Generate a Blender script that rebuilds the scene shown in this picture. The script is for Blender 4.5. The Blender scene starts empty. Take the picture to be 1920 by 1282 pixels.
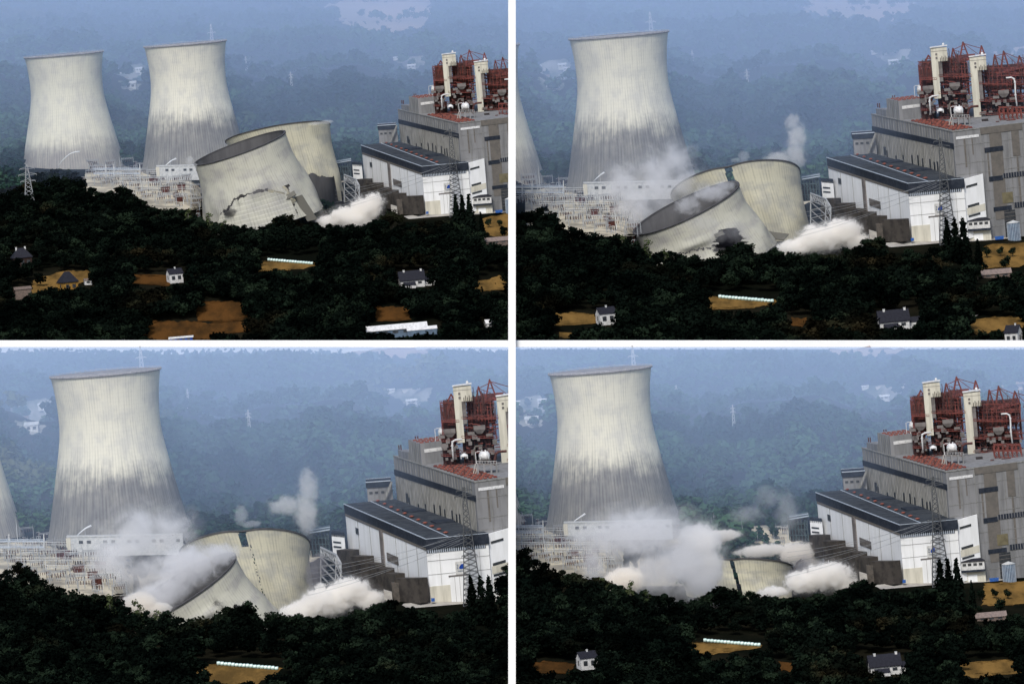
import bpy, bmesh, math, random
import numpy as np
from mathutils import Vector, Matrix
R = math.radians
random.seed(7); rng = np.random.default_rng(11)
scene = bpy.context.scene
COL = scene.collection

# ------------------------------------------------------------------ camera, sky, sun, exposure
PITCH, ROLL, HFOV, CAMZ = R(2.6), R(4.8), R(4.0), 1000.0
FPX = 960.0 / math.tan(HFOV / 2)
fw = Vector((0, math.cos(PITCH), -math.sin(PITCH)))
up0 = Vector((0, math.sin(PITCH), math.cos(PITCH))); rt0 = Vector((1, 0, 0))
RT = rt0 * math.cos(ROLL) - up0 * math.sin(ROLL)
UP = up0 * math.cos(ROLL) + rt0 * math.sin(ROLL)
EYE = Vector((0, 0, CAMZ))
cam_d = bpy.data.cameras.new('camera'); cam = bpy.data.objects.new('camera', cam_d); COL.objects.link(cam)
m = Matrix((RT, UP, -fw)).transposed().to_4x4(); m.translation = EYE
cam.matrix_world = m
cam_d.sensor_width = 36; cam_d.lens = 18 / math.tan(HFOV / 2)
cam_d.clip_start = 10; cam_d.clip_end = 60000
scene.camera = cam

SUN_EL, SUN_AZ = R(46), R(-10)          # azimuth measured from behind the camera towards the right
to_sun = Vector((math.sin(SUN_AZ) * math.cos(SUN_EL), -math.cos(SUN_AZ) * math.cos(SUN_EL), math.sin(SUN_EL)))
world = bpy.data.worlds.new('World'); scene.world = world; world.use_nodes = True
wn = world.node_tree; bg = wn.nodes['Background']
sky = wn.nodes.new('ShaderNodeTexSky'); sky.sky_type = 'NISHITA'; sky.sun_disc = False
sky.sun_elevation = SUN_EL; sky.sun_rotation = math.atan2(to_sun.x, to_sun.y)
sky.dust_density = 2.0; sky.air_density = 1.0
wn.links.new(sky.outputs[0], bg.inputs[0]); bg.inputs[1].default_value = 0.15
sun_d = bpy.data.lights.new('sun', 'SUN'); sun_d.energy = 2.7; sun_d.angle = R(14); sun_d.color = (1, .965, .9)
sun = bpy.data.objects.new('sun', sun_d); COL.objects.link(sun)
sun.rotation_euler = to_sun.to_track_quat('Z', 'Y').to_euler(); sun.location = (0, 9000, 3000)
scene.view_settings.view_transform = 'Standard'; scene.view_settings.look = 'None'
scene.view_settings.exposure = 0.0; scene.view_settings.gamma = 1.0
scene.cycles.use_denoising = True
scene.cycles.max_bounces = 22; scene.cycles.diffuse_bounces = 3; scene.cycles.volume_bounces = 20
scene.cycles.transparent_max_bounces = 16
scene.cycles.volume_max_steps = 256

# ------------------------------------------------------------------ the four takes and how they map
def P(X, Y, d):
    v = fw * FPX + RT * (X - 960) - UP * (Y - 641)
    return EYE + v * (d / v.y)
D_LOW, D_UP, D_DIVIDER = 11500.0, 14300.0, 13650.0
class Take:
    def __init__(s, k, sc, lx, ly, d, x0, x1, name):
        s.k, s.s, s.lx, s.ly, s.d, s.x0, s.x1, s.name = k, sc, lx, ly, d, x0, x1, name
        s.S = sc * d / FPX
    def px(s, X, Y): return s.s * (X - 1753) + s.lx, s.s * (Y - 391) + s.ly
    def ref(s, X, Y): return (X - s.lx) / s.s + 1753, (Y - s.ly) / s.s + 391
    def P(s, X, Y, w):
        x, y = s.px(X, Y); return P(x, y, s.d + s.S * w)
T = {1: Take(1, .824, 836, 351, D_UP, 0, 960, 'upper left view'),
     2: Take(2, 1.0, 1753, 391, D_UP, 960, 1920, 'upper right view'),
     3: Take(3, 1.115, 859, 1059, D_LOW, 0, 960, 'lower left view'),
     4: Take(4, 1.035, 1739, 1029, D_LOW, 960, 1920, 'lower right view')}
CR, SR, SD, CD = math.cos(ROLL), math.sin(ROLL), math.sin(R(2.7)), math.cos(R(2.7))
def g(X, Y, w=0.0):
    a, b = X - 1753, -(Y - 391)
    u, v = a * CR + b * SR, -a * SR + b * CR
    return Vector((u, w, (v - w * SD) / CD))

# ground height: reference row Y against depth w
GP = [(-2600, 1500), (-1700, 960), (-1500, 850), (-1300, 760), (-1000, 640), (-700, 572), (-400, 522), (-200, 490), (-60, 468), (0, 454), (200, 427), (400, 397),
      (700, 354), (900, 336), (1100, 322), (1500, 292), (1900, 238), (2200, 178), (2400, 160), (2900, 148), (3300, 120),
      (3800, 78), (4400, 40), (5200, 2), (6500, -60), (8000, -130)]
GW = np.array([p[0] for p in GP], float); GY = np.array([p[1] for p in GP], float)
def bump(X, w):
    k = np.clip((w - 1100) / 700, 0, 1)
    sm = lambda x, a, b: (lambda q: q * q * (3 - 2 * q))(np.clip((x - a) / (b - a), 0, 1))
    basin = 66 * sm(X, 1165, 1225) * (1 - sm(X, 1560, 1660)) * sm(w, -260, -90) * (1 - sm(w, 420, 720))
    k = k * (1 - .8 * sm(w, 3700, 4500))
    return basin + k * (9 * np.sin(X * .021 + w * .0011 + 1.3) + 5 * np.sin(X * .047 - w * .002 + .4) + 19 * np.sin(w * .0066 + X * .0075 + 1.2 * np.sin(X * .011)) + 6 * np.sin(w * .013 - X * .013) - 14 * np.exp(-((X - 1560) / 150) ** 2) * np.exp(-((w - 2200) / 260) ** 2))
def gy(X, w): return np.interp(w, GW, GY) + bump(X, w)
def gw(Y): return float(np.interp(-Y, -GY, GW))          # depth at which the plain ground reaches row Y

# ------------------------------------------------------------------ mesh helpers
class MB:
    def __init__(s): s.v, s.f = [], []
    def add(s, vs, fs):
        n = len(s.v); s.v += [tuple(p) for p in vs]; s.f += [tuple(i + n for i in f) for f in fs]; return s
    def hexa(s, b, t):      # four bottom, four top
        return s.add(list(b) + list(t), [(3, 2, 1, 0), (4, 5, 6, 7), (0, 1, 5, 4), (1, 2, 6, 5), (2, 3, 7, 6), (3, 0, 4, 7)])
    def slab(s, top, h):
        hs = h if isinstance(h, (list, tuple)) else [h] * 4
        return s.hexa([p - Vector((0, 0, q)) for p, q in zip(top, hs)], top)
    def box(s, c, dx, dy, dz, rz=0):
        ca, sa = math.cos(rz), math.sin(rz)
        def q(x, y, z): return Vector((c[0] + x * ca - y * sa, c[1] + x * sa + y * ca, c[2] + z))
        x, y = dx / 2, dy / 2
        return s.hexa([q(-x, -y, 0), q(x, -y, 0), q(x, y, 0), q(-x, y, 0)], [q(-x, -y, dz), q(x, -y, dz), q(x, y, dz), q(-x, y, dz)])
    def bar(s, p, q, r, r2=None):
        p, q = Vector(p), Vector(q); d = q - p
        if d.length < 1e-6: return s
        d.normalize(); a = d.cross(Vector((0, 1, 0)) if abs(d.y) < .9 else Vector((1, 0, 0))).normalized(); b = d.cross(a); r2 = r if r2 is None else r2
        o = [(-1, -1), (1, -1), (1, 1), (-1, 1)]
        return s.hexa([p + a * x * r + b * y * r for x, y in o], [q + a * x * r2 + b * y * r2 for x, y in o])
    def tube(s, pts, r, n=8):
        pts = [Vector(p) for p in pts]; rs = r if isinstance(r, list) else [r] * len(pts); rings = []
        for i, p in enumerate(pts):
            d = (pts[min(i + 1, len(pts) - 1)] - pts[max(i - 1, 0)]).normalized()
            a = d.cross(Vector((0, 1, 0)) if abs(d.y) < .9 else Vector((1, 0, 0))).normalized(); b = d.cross(a)
            rings.append([p + (a * math.cos(t) + b * math.sin(t)) * rs[i] for t in [2 * math.pi * j / n for j in range(n)]])
        vs = [v for r_ in rings for v in r_]; fs = [tuple(range(n))[::-1], tuple((len(pts) - 1) * n + j for j in range(n))]
        for i in range(len(pts) - 1):
            for j in range(n): fs.append((i * n + j, i * n + (j + 1) % n, (i + 1) * n + (j + 1) % n, (i + 1) * n + j))
        return s.add(vs, fs)
    def lathe(s, c, prof, n=16, axis=None):   # prof: (radius, height)
        c = Vector(c); vs = []
        for r_, z in prof:
            for j in range(n):
                t = 2 * math.pi * j / n; q = Vector((r_ * math.cos(t), r_ * math.sin(t), z))
                if axis is not None: q = axis @ q
                vs.append(c + q)
        fs = [tuple(range(n))[::-1], tuple((len(prof) - 1) * n + j for j in range(n))]
        for i in range(len(prof) - 1):
            for j in range(n): fs.append((i * n + j, i * n + (j + 1) % n, (i + 1) * n + (j + 1) % n, (i + 1) * n + j))
        return s.add(vs, fs)
    def face(s, p, q, s0, s1, d0, d1, out):   # thin box lying on the wall face under the top edge p-q
        p, q = Vector(p), Vector(q); e = q - p; dn = Vector((0, 0, -1)); nrm = e.cross(Vector((0, 0, 1))).normalized()
        if nrm.y > 0: nrm = -nrm
        a = [p + e * s0 + dn * d0, p + e * s1 + dn * d0, p + e * s1 + dn * d1, p + e * s0 + dn * d1]
        return s.hexa([x - nrm * .2 for x in a], [x + nrm * out for x in a])
    def build(s, name, mat, parent=None, base=None, smooth=False):
        me = bpy.data.meshes.new(name)
        b = base if base is not None else Vector((0, 0, 0))
        me.from_pydata([(x - b[0], y - b[1], z - b[2]) for x, y, z in s.v], [], s.f); me.materials.append(mat)
        if smooth: me.shade_smooth()
        me.update(); o = bpy.data.objects.new(name, me); COL.objects.link(o)
        if parent is not None: o.parent = parent
        return o
def tag(o, label=None, cat=None, group=None, kind=None):
    for k, v in (('label', label), ('category', cat), ('group', group), ('kind', kind)):
        if v: o[k] = v
    return o
def empty(name, label, cat, group=None):
    o = bpy.data.objects.new(name, None); COL.objects.link(o); return tag(o, label, cat, group)
KIDS = {}
def copy_tree(o, parent=None):
    c = o.copy(); COL.objects.link(c)
    if parent is not None: c.parent = parent
    for ch in [x for x in o.children]: copy_tree(ch, c)
    return c
def walk(o):
    yield o
    for c in o.children: yield from walk(c)
def clip(root, tk, keep_left):
    """Cut a thing where the added white divider ends the view: a real cut through its meshes."""
    a0 = (960 - tk.lx) / tk.s; loc = root['_base']
    n = Vector((CR, 0, -SR))
    for o in list(walk(root))[::-1]:
        if o.type != 'MESH': continue
        o.data = o.data.copy(); bm = bmesh.new(); bm.from_mesh(o.data)
        co = n * a0 - Vector(loc)
        bmesh.ops.bisect_plane(bm, geom=bm.verts[:] + bm.edges[:] + bm.faces[:], plane_co=co, plane_no=n, clear_outer=keep_left, clear_inner=not keep_left)
        bm.to_mesh(o.data); bm.free()
        if len(o.data.polygons) == 0 and not o.children and o is not root: bpy.data.objects.remove(o)
def place(root, tk, base):
    root.location = tk.P(*base); root.scale = (tk.S,) * 3
def spread(root, base, label, takes=(1, 2, 3, 4), clip_takes=(), xr=None):
    """One thing of the site, standing in each of the four takes."""
    root['_base'] = tuple(g(*base)); xr = xr or (base[0], base[0]); use = []
    for k in takes:
        a, b = T[k].px(xr[0], 0)[0], T[k].px(xr[1], 0)[0]
        if b > T[k].x0 - 3 and a < T[k].x1 + 3: use.append(k)
    made = [root] + [copy_tree(root) for _ in use[1:]]
    bpy.context.view_layer.update()
    for o, k in zip(made, use):
        place(o, T[k], base); o['label'] = label.replace('@', T[k].name)
        a, b = T[k].px(xr[0], 0)[0], T[k].px(xr[1], 0)[0]
        if k in (1, 3) and b > 956: clip(o, T[k], True)
        if k in (2, 4) and a < 964: clip(o, T[k], False)
    for o in made:
        if '_base' in o: del o['_base']
    return made

# ------------------------------------------------------------------ materials
def nmat(name):
    m = bpy.data.materials.new(name); m.use_nodes = True; nt = m.node_tree
    return m, nt, nt.nodes['Principled BSDF']
def N(nt, t, **kw):
    n = nt.nodes.new('ShaderNode' + t)
    for k, v in kw.items():
        if hasattr(n, k): setattr(n, k, v)
        else: n.inputs[k.replace('_', ' ')].default_value = v
    return n
def math_(nt, op, a, b=None, c=None, clamp=False):
    n = nt.nodes.new('ShaderNodeMath'); n.operation = op; n.use_clamp = clamp
    for i, x in enumerate((a, b, c)):
        if x is None: continue
        if isinstance(x, (int, float)): n.inputs[i].default_value = x
        else: nt.links.new(x, n.inputs[i])
    return n.outputs[0]
def mix(nt, fac, a, b, typ='MIX'):
    n = nt.nodes.new('ShaderNodeMix'); n.data_type = 'RGBA'; n.blend_type = typ
    for i, x in ((0, fac), (6, a), (7, b)):
        if isinstance(x, (int, float)): n.inputs[i].default_value = x
        elif isinstance(x, tuple): n.inputs[i].default_value = (*x, 1)
        else: nt.links.new(x, n.inputs[i])
    return n.outputs[2]
def noise(nt, scale, vec=None, detail=4, rough=.6, mapscale=None):
    n = N(nt, 'TexNoise'); n.inputs['Scale'].default_value = scale; n.inputs['Detail'].default_value = detail; n.inputs['Roughness'].default_value = rough
    if vec is None: vec = N(nt, 'TexCoord').outputs['Object']
    if mapscale:
        mp = N(nt, 'Mapping'); mp.inputs['Scale'].default_value = mapscale; nt.links.new(vec, mp.inputs[0]); vec = mp.outputs[0]
    nt.links.new(vec, n.inputs['Vector']); return n.outputs[0]
def ramp(nt, v, lo, hi):
    n = N(nt, 'MapRange'); n.inputs[1].default_value = lo; n.inputs[2].default_value = hi; n.interpolation_type = 'SMOOTHSTEP'
    nt.links.new(v, n.inputs[0]); return n.outputs[0]
def mat(name, c, c2=None, scale=.15, rough=.8, metal=0, streak=False, lo=.4, hi=.65):
    m, nt, b = nmat(name); b.inputs['Roughness'].default_value = rough; b.inputs['Metallic'].default_value = metal; b.inputs['Specular IOR Level'].default_value = .5 if rough < .7 else .18
    if c2 is None: c2 = tuple(x * .7 for x in c)
    f = ramp(nt, noise(nt, scale, mapscale=(1, 1, .12) if streak else None, detail=6), lo, hi)
    nt.links.new(mix(nt, f, c, c2), b.inputs['Base Color']); return m
M = {}
M['white_wall'] = mat('white_wall', (.78, .79, .80), (.70, .71, .71), .09, streak=True)
M['cream_wall'] = mat('cream_wall', (.58, .555, .47), (.44, .42, .35), .12, streak=True)
M['grey_wall'] = mat('grey_wall', (.225, .226, .232), (.155, .156, .158), .09, streak=True)
M['grey_fin'] = mat('grey_fin', (.26, .26, .25), (.16, .16, .148), .3, streak=True)
M['navy'] = mat('navy', (.016, .022, .034), (.03, .036, .05), .1)
M['dark_roof'] = mat('dark_roof', (.045, .052, .062), (.028, .033, .042), .06)
M['light_metal'] = mat('light_metal', (.42, .48, .56), (.36, .40, .46), .2, rough=.5)
M['vent_orange'] = mat('vent_orange', (.25, .085, .062), (.17, .06, .05), .3)
M['red_steel'] = mat('red_steel', (.18, .052, .044), (.09, .034, .03), .12)
M['rust'] = mat('rust', (.10, .042, .038), (.045, .028, .028), .15)
M['dark_casing'] = mat('dark_casing', (.05, .044, .046), (.022, .02, .022), .1)
M['grey_duct'] = mat('grey_duct', (.17, .155, .15), (.11, .1, .095), .05)
M['white_tank'] = mat('white_tank', (.7, .7, .7), (.5, .5, .5), .2, rough=.5)
M['brown_panel'] = mat('brown_panel', (.145, .132, .118), (.115, .107, .098), .1)
M['yellow_panel'] = mat('yellow_panel', (.16, .14, .085), None, .1)
M['window'] = mat('window_dark', (.02, .024, .03), (.05, .055, .06), .3, rough=.3)
M['dark_stone'] = mat('dark_stone', (.062, .054, .047), (.03, .027, .025), .06)
M['brown_stone'] = mat('brown_stone', (.095, .082, .07), (.055, .05, .045), .12)
M['concrete'] = mat('concrete', (.40, .38, .34), (.3, .28, .26), .1)
M['steel'] = mat('galvanised_steel', (.30, .32, .34), (.22, .23, .25), .2, rough=.6)
M['pale_steel'] = mat('pale_steel', (.52, .53, .53), (.4, .42, .43), .2, rough=.6)
M['dark_steel'] = mat('dark_steel', (.055, .06, .068), (.035, .04, .045), .2, rough=.6)
M['green_steel'] = mat('green_steel', (.07, .11, .12), (.04, .06, .07), .2, rough=.6)
M['red_brick'] = mat('red_brick', (.12, .04, .03), (.08, .03, .025), .2)
M['slate'] = mat('slate', (.017, .018, .026), (.012, .012, .018), .3)
M['house_white'] = mat('house_white', (.60, .60, .59), (.44, .44, .43), .2)
M['house_brick'] = mat('dark_brick', (.03, .017, .014), None, .2)
M['house_ochre'] = mat('house_ochre', (.30, .165, .035), None, .2)
M['brown_roof'] = mat('brown_roof', (.22, .17, .15), (.15, .12, .11), .2)
M['plank'] = mat('weathered_plank', (.16, .12, .10), (.1, .08, .07), .3)
M['blue'] = mat('blue_paint', (.02, .11, .40), (.02, .08, .28), .3, rough=.4)
M['bluegrey'] = mat('bluegrey_metal', (.09, .14, .2), (.07, .1, .15), .1, rough=.5)
M['bale'] = mat('bale_wrap', (.55, .70, .66), (.42, .58, .55), .3, rough=.3)
M['yellow'] = mat('sign_yellow', (.6, .45, .03), None, .2)
M['divider_white'] = mat('divider_face', (.93, .93, .93), (.91, .91, .91), .01)
M['gravel'] = mat('gravel_ground', (.52, .47, .36), (.26, .24, .2), .05)
M['bark'] = mat('bark', (.03, .025, .02), (.018, .016, .014), 5)
M['logo_blue'] = mat('logo_blue', (.01, .05, .30), (.01, .05, .28), .1)
M['light_bark'] = mat('pale_bark', (.22, .21, .18), (.12, .11, .1), 5)

def leaf_mat(name, dark, light, dry=None, scale=.02, rough=.75):
    m, nt, b = nmat(name); b.inputs['Roughness'].default_value = rough
    geo = N(nt, 'NewGeometry').outputs['Position']
    f = ramp(nt, noise(nt, scale, geo, 3), .35, .7); c = mix(nt, f, dark, light)
    if dry:
        h = ramp(nt, noise(nt, scale * .45, geo, 2), .58, .72); c = mix(nt, h, c, dry)
    f2 = noise(nt, scale * 14, geo, 2); c = mix(nt, .55, c, mix(nt, f2, (.3, .3, .3), (1, 1, 1)), 'MULTIPLY')
    nt.links.new(c, b.inputs['Base Color'])
    b.inputs['Specular IOR Level'].default_value = .0
    return m
M['leaf_dark'] = leaf_mat('foliage_dark', (.0012, .0022, .0019), (.0058, .0100, .0072), (.007, .0065, .004), .022)  # dark foliage; cloud shade over the near wood is put into its colour
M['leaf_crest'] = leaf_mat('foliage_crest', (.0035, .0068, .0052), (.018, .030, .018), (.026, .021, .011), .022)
M['leaf_pale'] = leaf_mat('foliage_pale', (.05, .07, .03), (.09, .11, .05))
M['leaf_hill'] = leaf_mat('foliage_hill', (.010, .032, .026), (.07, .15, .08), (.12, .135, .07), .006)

def tower_mat(name, cream, grey, dark, stain_h, amp, ribs=118, rib_dark=.72):
    m, nt, b = nmat(name); b.inputs['Roughness'].default_value = .9
    A = N(nt, 'Attribute', attribute_name='ang').outputs['Fac']; H = N(nt, 'Attribute', attribute_name='hgt').outputs['Fac']
    cx = N(nt, 'CombineXYZ'); nt.links.new(math_(nt, 'MULTIPLY', A, 14.0), cx.inputs[0]); nt.links.new(math_(nt, 'MULTIPLY', H, .011), cx.inputs[1])
    cy = N(nt, 'CombineXYZ'); nt.links.new(math_(nt, 'MULTIPLY', A, 2.2), cy.inputs[0]); nt.links.new(math_(nt, 'MULTIPLY', H, .02), cy.inputs[1])
    streak = noise(nt, 1.6, cx.outputs[0], 5); blotch = noise(nt, 1.3, cy.outputs[0], 5)
    rib = math_(nt, 'POWER', math_(nt, 'ABSOLUTE', math_(nt, 'SINE', math_(nt, 'MULTIPLY', A, ribs / 2))), .35)
    lift = math_(nt, 'POWER', math_(nt, 'ABSOLUTE', math_(nt, 'SINE', math_(nt, 'MULTIPLY', H, .42))), .3)
    c = mix(nt, ramp(nt, blotch, .4, .68), cream, grey)
    thr = math_(nt, 'ADD', math_(nt, 'MULTIPLY', math_(nt, 'SUBTRACT', streak, .5), amp), math_(nt, 'MULTIPLY', math_(nt, 'SUBTRACT', blotch, .5), amp * .9))
    sm = ramp(nt, math_(nt, 'SUBTRACT', math_(nt, 'ADD', thr, stain_h), H), -24, 40)
    sm = math_(nt, 'MULTIPLY', sm, math_(nt, 'ADD', .48, math_(nt, 'ADD', math_(nt, 'MULTIPLY', streak, .45), math_(nt, 'MULTIPLY', blotch, .35))), clamp=True)
    c = mix(nt, sm, c, dark)
    ribf = math_(nt, 'MULTIPLY', math_(nt, 'SUBTRACT', 1.0, rib), math_(nt, 'ADD', ramp(nt, streak, .35, .65), math_(nt, 'MULTIPLY', sm, .5)), clamp=True)
    c = mix(nt, ribf, c, mix(nt, 1.0, c, (1 - rib_dark,) * 3, 'MULTIPLY'))
    lf = math_(nt, 'MULTIPLY', math_(nt, 'SUBTRACT', 1.0, lift), .07); c = mix(nt, lf, c, (.2, .19, .17))
    thin = math_(nt, 'MULTIPLY', ramp(nt, noise(nt, 5.0, cx.outputs[0], 2), .62, .75), .28); c = mix(nt, thin, c, (.19, .18, .16))
    nt.links.new(c, b.inputs['Base Color']); return m
M['tower'] = tower_mat('tower_concrete', (.69, .665, .55), (.575, .56, .49), (.145, .143, .145), 130, 66, rib_dark=.42)
M['tower_far'] = tower_mat('far_tower_concrete', (.68, .66, .54), (.58, .565, .49), (.27, .255, .24), 84, 50, rib_dark=.4)
M['tower_fall'] = tower_mat('falling_concrete', (.56, .535, .41), (.42, .41, .35), (.23, .225, .20), 40, 60, rib_dark=.6)
M['tower_dusty'] = tower_mat('dusty_concrete', (.43, .425, .36), (.33, .325, .30), (.20, .2, .19), 60, 70, rib_dark=.45)
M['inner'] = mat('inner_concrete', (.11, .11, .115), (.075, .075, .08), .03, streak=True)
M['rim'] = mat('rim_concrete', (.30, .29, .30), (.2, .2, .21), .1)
M['rim_dark'] = mat('rim_dark_concrete', (.07, .07, .075), (.05, .05, .055), .1)  # darker concrete for the rims of the collapsing towers
M['rail'] = mat('rail_metal', (.55, .55, .57), (.4, .4, .42), .2)

m, nt, b = nmat('soil'); b.inputs['Roughness'].default_value = 1; b.inputs['Specular IOR Level'].default_value = 0
geo = N(nt, 'NewGeometry').outputs['Position']
nt.links.new(mix(nt, ramp(nt, noise(nt, .012, geo, 5), .4, .65), (.004, .005, .0035), (.013, .012, .008)), b.inputs['Base Color']); M['soil'] = m
def field_mat(name, a, b_, sc=.03):
    m, nt, b = nmat(name); b.inputs['Roughness'].default_value = 1; b.inputs['Specular IOR Level'].default_value = 0
    geo = N(nt, 'NewGeometry').outputs['Position']
    f = ramp(nt, noise(nt, sc, geo, 6, mapscale=(1, .25, 1)), .35, .68); c = mix(nt, f, a, b_)
    c = mix(nt, .5, c, mix(nt, noise(nt, .5, geo, 2), (.4, .4, .4), (1.2, 1.2, 1.2)), 'MULTIPLY'); nt.links.new(c, b.inputs['Base Color']); return m
M['straw'] = field_mat('straw_field', (.23, .135, .042), (.10, .062, .022), .06)
M['straw_dim'] = field_mat('brown_stubble', (.10, .046, .014), (.04, .022, .009), .06)
M['far_yard'] = field_mat('cleared_ground', (.40, .39, .36), (.09, .11, .08), .045)
M['far_field'] = field_mat('pale_far_field', (.58, .43, .35), (.42, .34, .27), .012)

# ------------------------------------------------------------------ ground: one sheet under all four takes
def ground_Y(X, d):
    lo = d < 13625
    ta, tb = (T[3], T[4]) if lo else (T[1], T[2])
    q = min(max((X - 940) / 40, 0), 1); q = q * q * (3 - 2 * q); Ys = []
    for t in (ta, tb):
        X2 = t.ref(X, 0)[0]; w = (d - t.d) / t.S; Ys.append(t.px(0, float(gy(X2, w)))[1])
    Y = Ys[0] * (1 - q) + Ys[1] * q
    if lo: Y = max(Y, 655)
    return Y
ds = list(np.arange(9300, 11000, 100)) + list(np.arange(11000, 11900, 14)) + list(np.arange(11900, 13600, 26)) + [13605, 13655] + list(np.arange(13680, 14800, 16)) + list(np.arange(14800, 17400, 34)) + [17800, 18400]
xs = list(np.arange(-400, 2330, 18))
gb = MB()
for d in ds:
    for X in xs: gb.v.append(tuple(P(X, ground_Y(X, d), d)))
nx = len(xs)
for i in range(len(ds) - 1):
    for j in range(nx - 1): gb.f.append((i * nx + j, i * nx + j + 1, (i + 1) * nx + j + 1, (i + 1) * nx + j))
tag(gb.build('ground', M['soil'], smooth=True), 'dark wooded hillside the works and forest stand on', kind='structure')

def ground_patch(k, poly, name, matl, label, lift=.35, step=6, rough=1.0):
    """A sheet on the ground inside a polygon given in that take's picture rows; follows the ground."""
    t = T[k]; pr = [t.ref(*p) for p in poly]; X0, X1 = min(p[0] for p in pr), max(p[0] for p in pr); Y0, Y1 = min(p[1] for p in pr), max(p[1] for p in pr)
    mb = MB(); nX = max(3, int((X1 - X0) / step)); nY = max(3, int((Y1 - Y0) / 2.5))
    def span(Y):
        xs_ = []
        for (xa, ya), (xb, yb) in zip(pr, pr[1:] + pr[:1]):
            if (ya <= Y) != (yb <= Y): xs_.append(xa + (xb - xa) * (Y - ya) / (yb - ya))
        return (min(xs_), max(xs_)) if len(xs_) > 1 else (sum(p[0] for p in pr) / len(pr),) * 2
    for i in range(nY + 1):
        Y = Y0 + (Y1 - Y0) * (.02 + .96 * i / nY); a, b = span(Y); j_ = random.uniform(-3, 3) * rough
        for j in range(nX + 1):
            X = a + j_ + (b - a) * j / nX; Yj = Y; Y = Yj + rough * (1.5 * math.sin(X * .19 + Y0) + 1.1 * math.sin(X * .43 + Y1)); w = gw(Y)
            for _ in range(12):                       # settle on the bumpy ground at this row
                e = float(gy(X, w)) - Y; w += e * 5.0
            mb.v.append(tuple(t.P(X, float(gy(X, w)), w) + Vector((0, 0, lift)))); Y = Yj
    for i in range(nY):
        for j in range(nX): mb.f.append((i * (nX + 1) + j, i * (nX + 1) + j + 1, (i + 1) * (nX + 1) + j + 1, (i + 1) * (nX + 1) + j))
    return tag(mb.build(name, matl), label, kind='structure')

# ------------------------------------------------------------------ added white bars standing in for the gutters between the four takes
mb = MB(); a = [P(-200, 760, D_DIVIDER), P(2120, 760, D_DIVIDER), P(2120, 760, D_DIVIDER + 6), P(-200, 760, D_DIVIDER + 6)]
b = [P(-200, 638.3, D_DIVIDER), P(2120, 638.3, D_DIVIDER), P(2120, 638.3, D_DIVIDER) + Vector((0, 6, 0)), P(-200, 638.3, D_DIVIDER) + Vector((0, 6, 0))]
mb.hexa(a, b); tag(mb.build('row_divider', M['divider_white']), 'long white divider added between the upper and lower views', 'wall')
for (Y0, Y1, d, lab) in ((646, 1420, 10950, 'slender white pillar added between the two lower views'), (-30, 700, 13640, 'slender white pillar added between the two upper views')):
    mb = MB(); h = P(967, 641, d) - P(953, 641, d); dp = Vector((0, h.length, 0))
    lo_ = [P(953, Y1, d), P(967, Y1, d)]; hi_ = [P(953, Y0, d), P(967, Y0, d)]
    mb.hexa([lo_[0], lo_[1], lo_[1] + dp, lo_[0] + dp], [hi_[0], hi_[1], hi_[1] + dp, hi_[0] + dp])
    tag(mb.build('column_divider', M['divider_white']), lab, 'divider')

# ------------------------------------------------------------------ standing cooling towers
TPROF = [(0, 124), (18, 119.5), (35, 115.5), (70, 109), (105, 102.5), (157, 93), (185, 89), (207, 87.5), (230, 87.8), (250, 89), (275, 92), (292, 95)]
def shell_mesh(rings, nseg=128, cut=None, hts=None, crease=None):
    """rings: (centre, radius, rotation) from the foot up. Returns an MB with ang / hgt values kept."""
    mb = MB(); mb.ang, mb.hgt = [], []
    for i, (c, r_, rot) in enumerate(rings):
        for j in range(nseg + 1):
            t = math.pi / 2 + 2 * math.pi * j / nseg; rr = r_
            if crease: rr *= crease(t - math.pi / 2, i / max(1, len(rings) - 1))
            mb.v.append(tuple(c + rot @ Vector((rr * math.cos(t), rr * math.sin(t), 0)))); mb.ang.append(t); mb.hgt.append(hts[i])
    for i in range(len(rings) - 1):
        for j in range(nseg):
            if cut and cut(j / nseg, (i + .5) / (len(rings) - 1)): continue
            mb.f.append((i * (nseg + 1) + j, i * (nseg + 1) + j + 1, (i + 1) * (nseg + 1) + j + 1, (i + 1) * (nseg + 1) + j))
    return mb
def shell_obj(mb, name, matl, parent, base):
    o = mb.build(name, matl, parent, base, smooth=True)
    for n_, vals in (('ang', mb.ang), ('hgt', mb.hgt)):
        at = o.data.attributes.new(n_, 'FLOAT', 'POINT'); at.data.foreach_set('value', vals)
    return o
I3 = Matrix.Identity(3)
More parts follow.
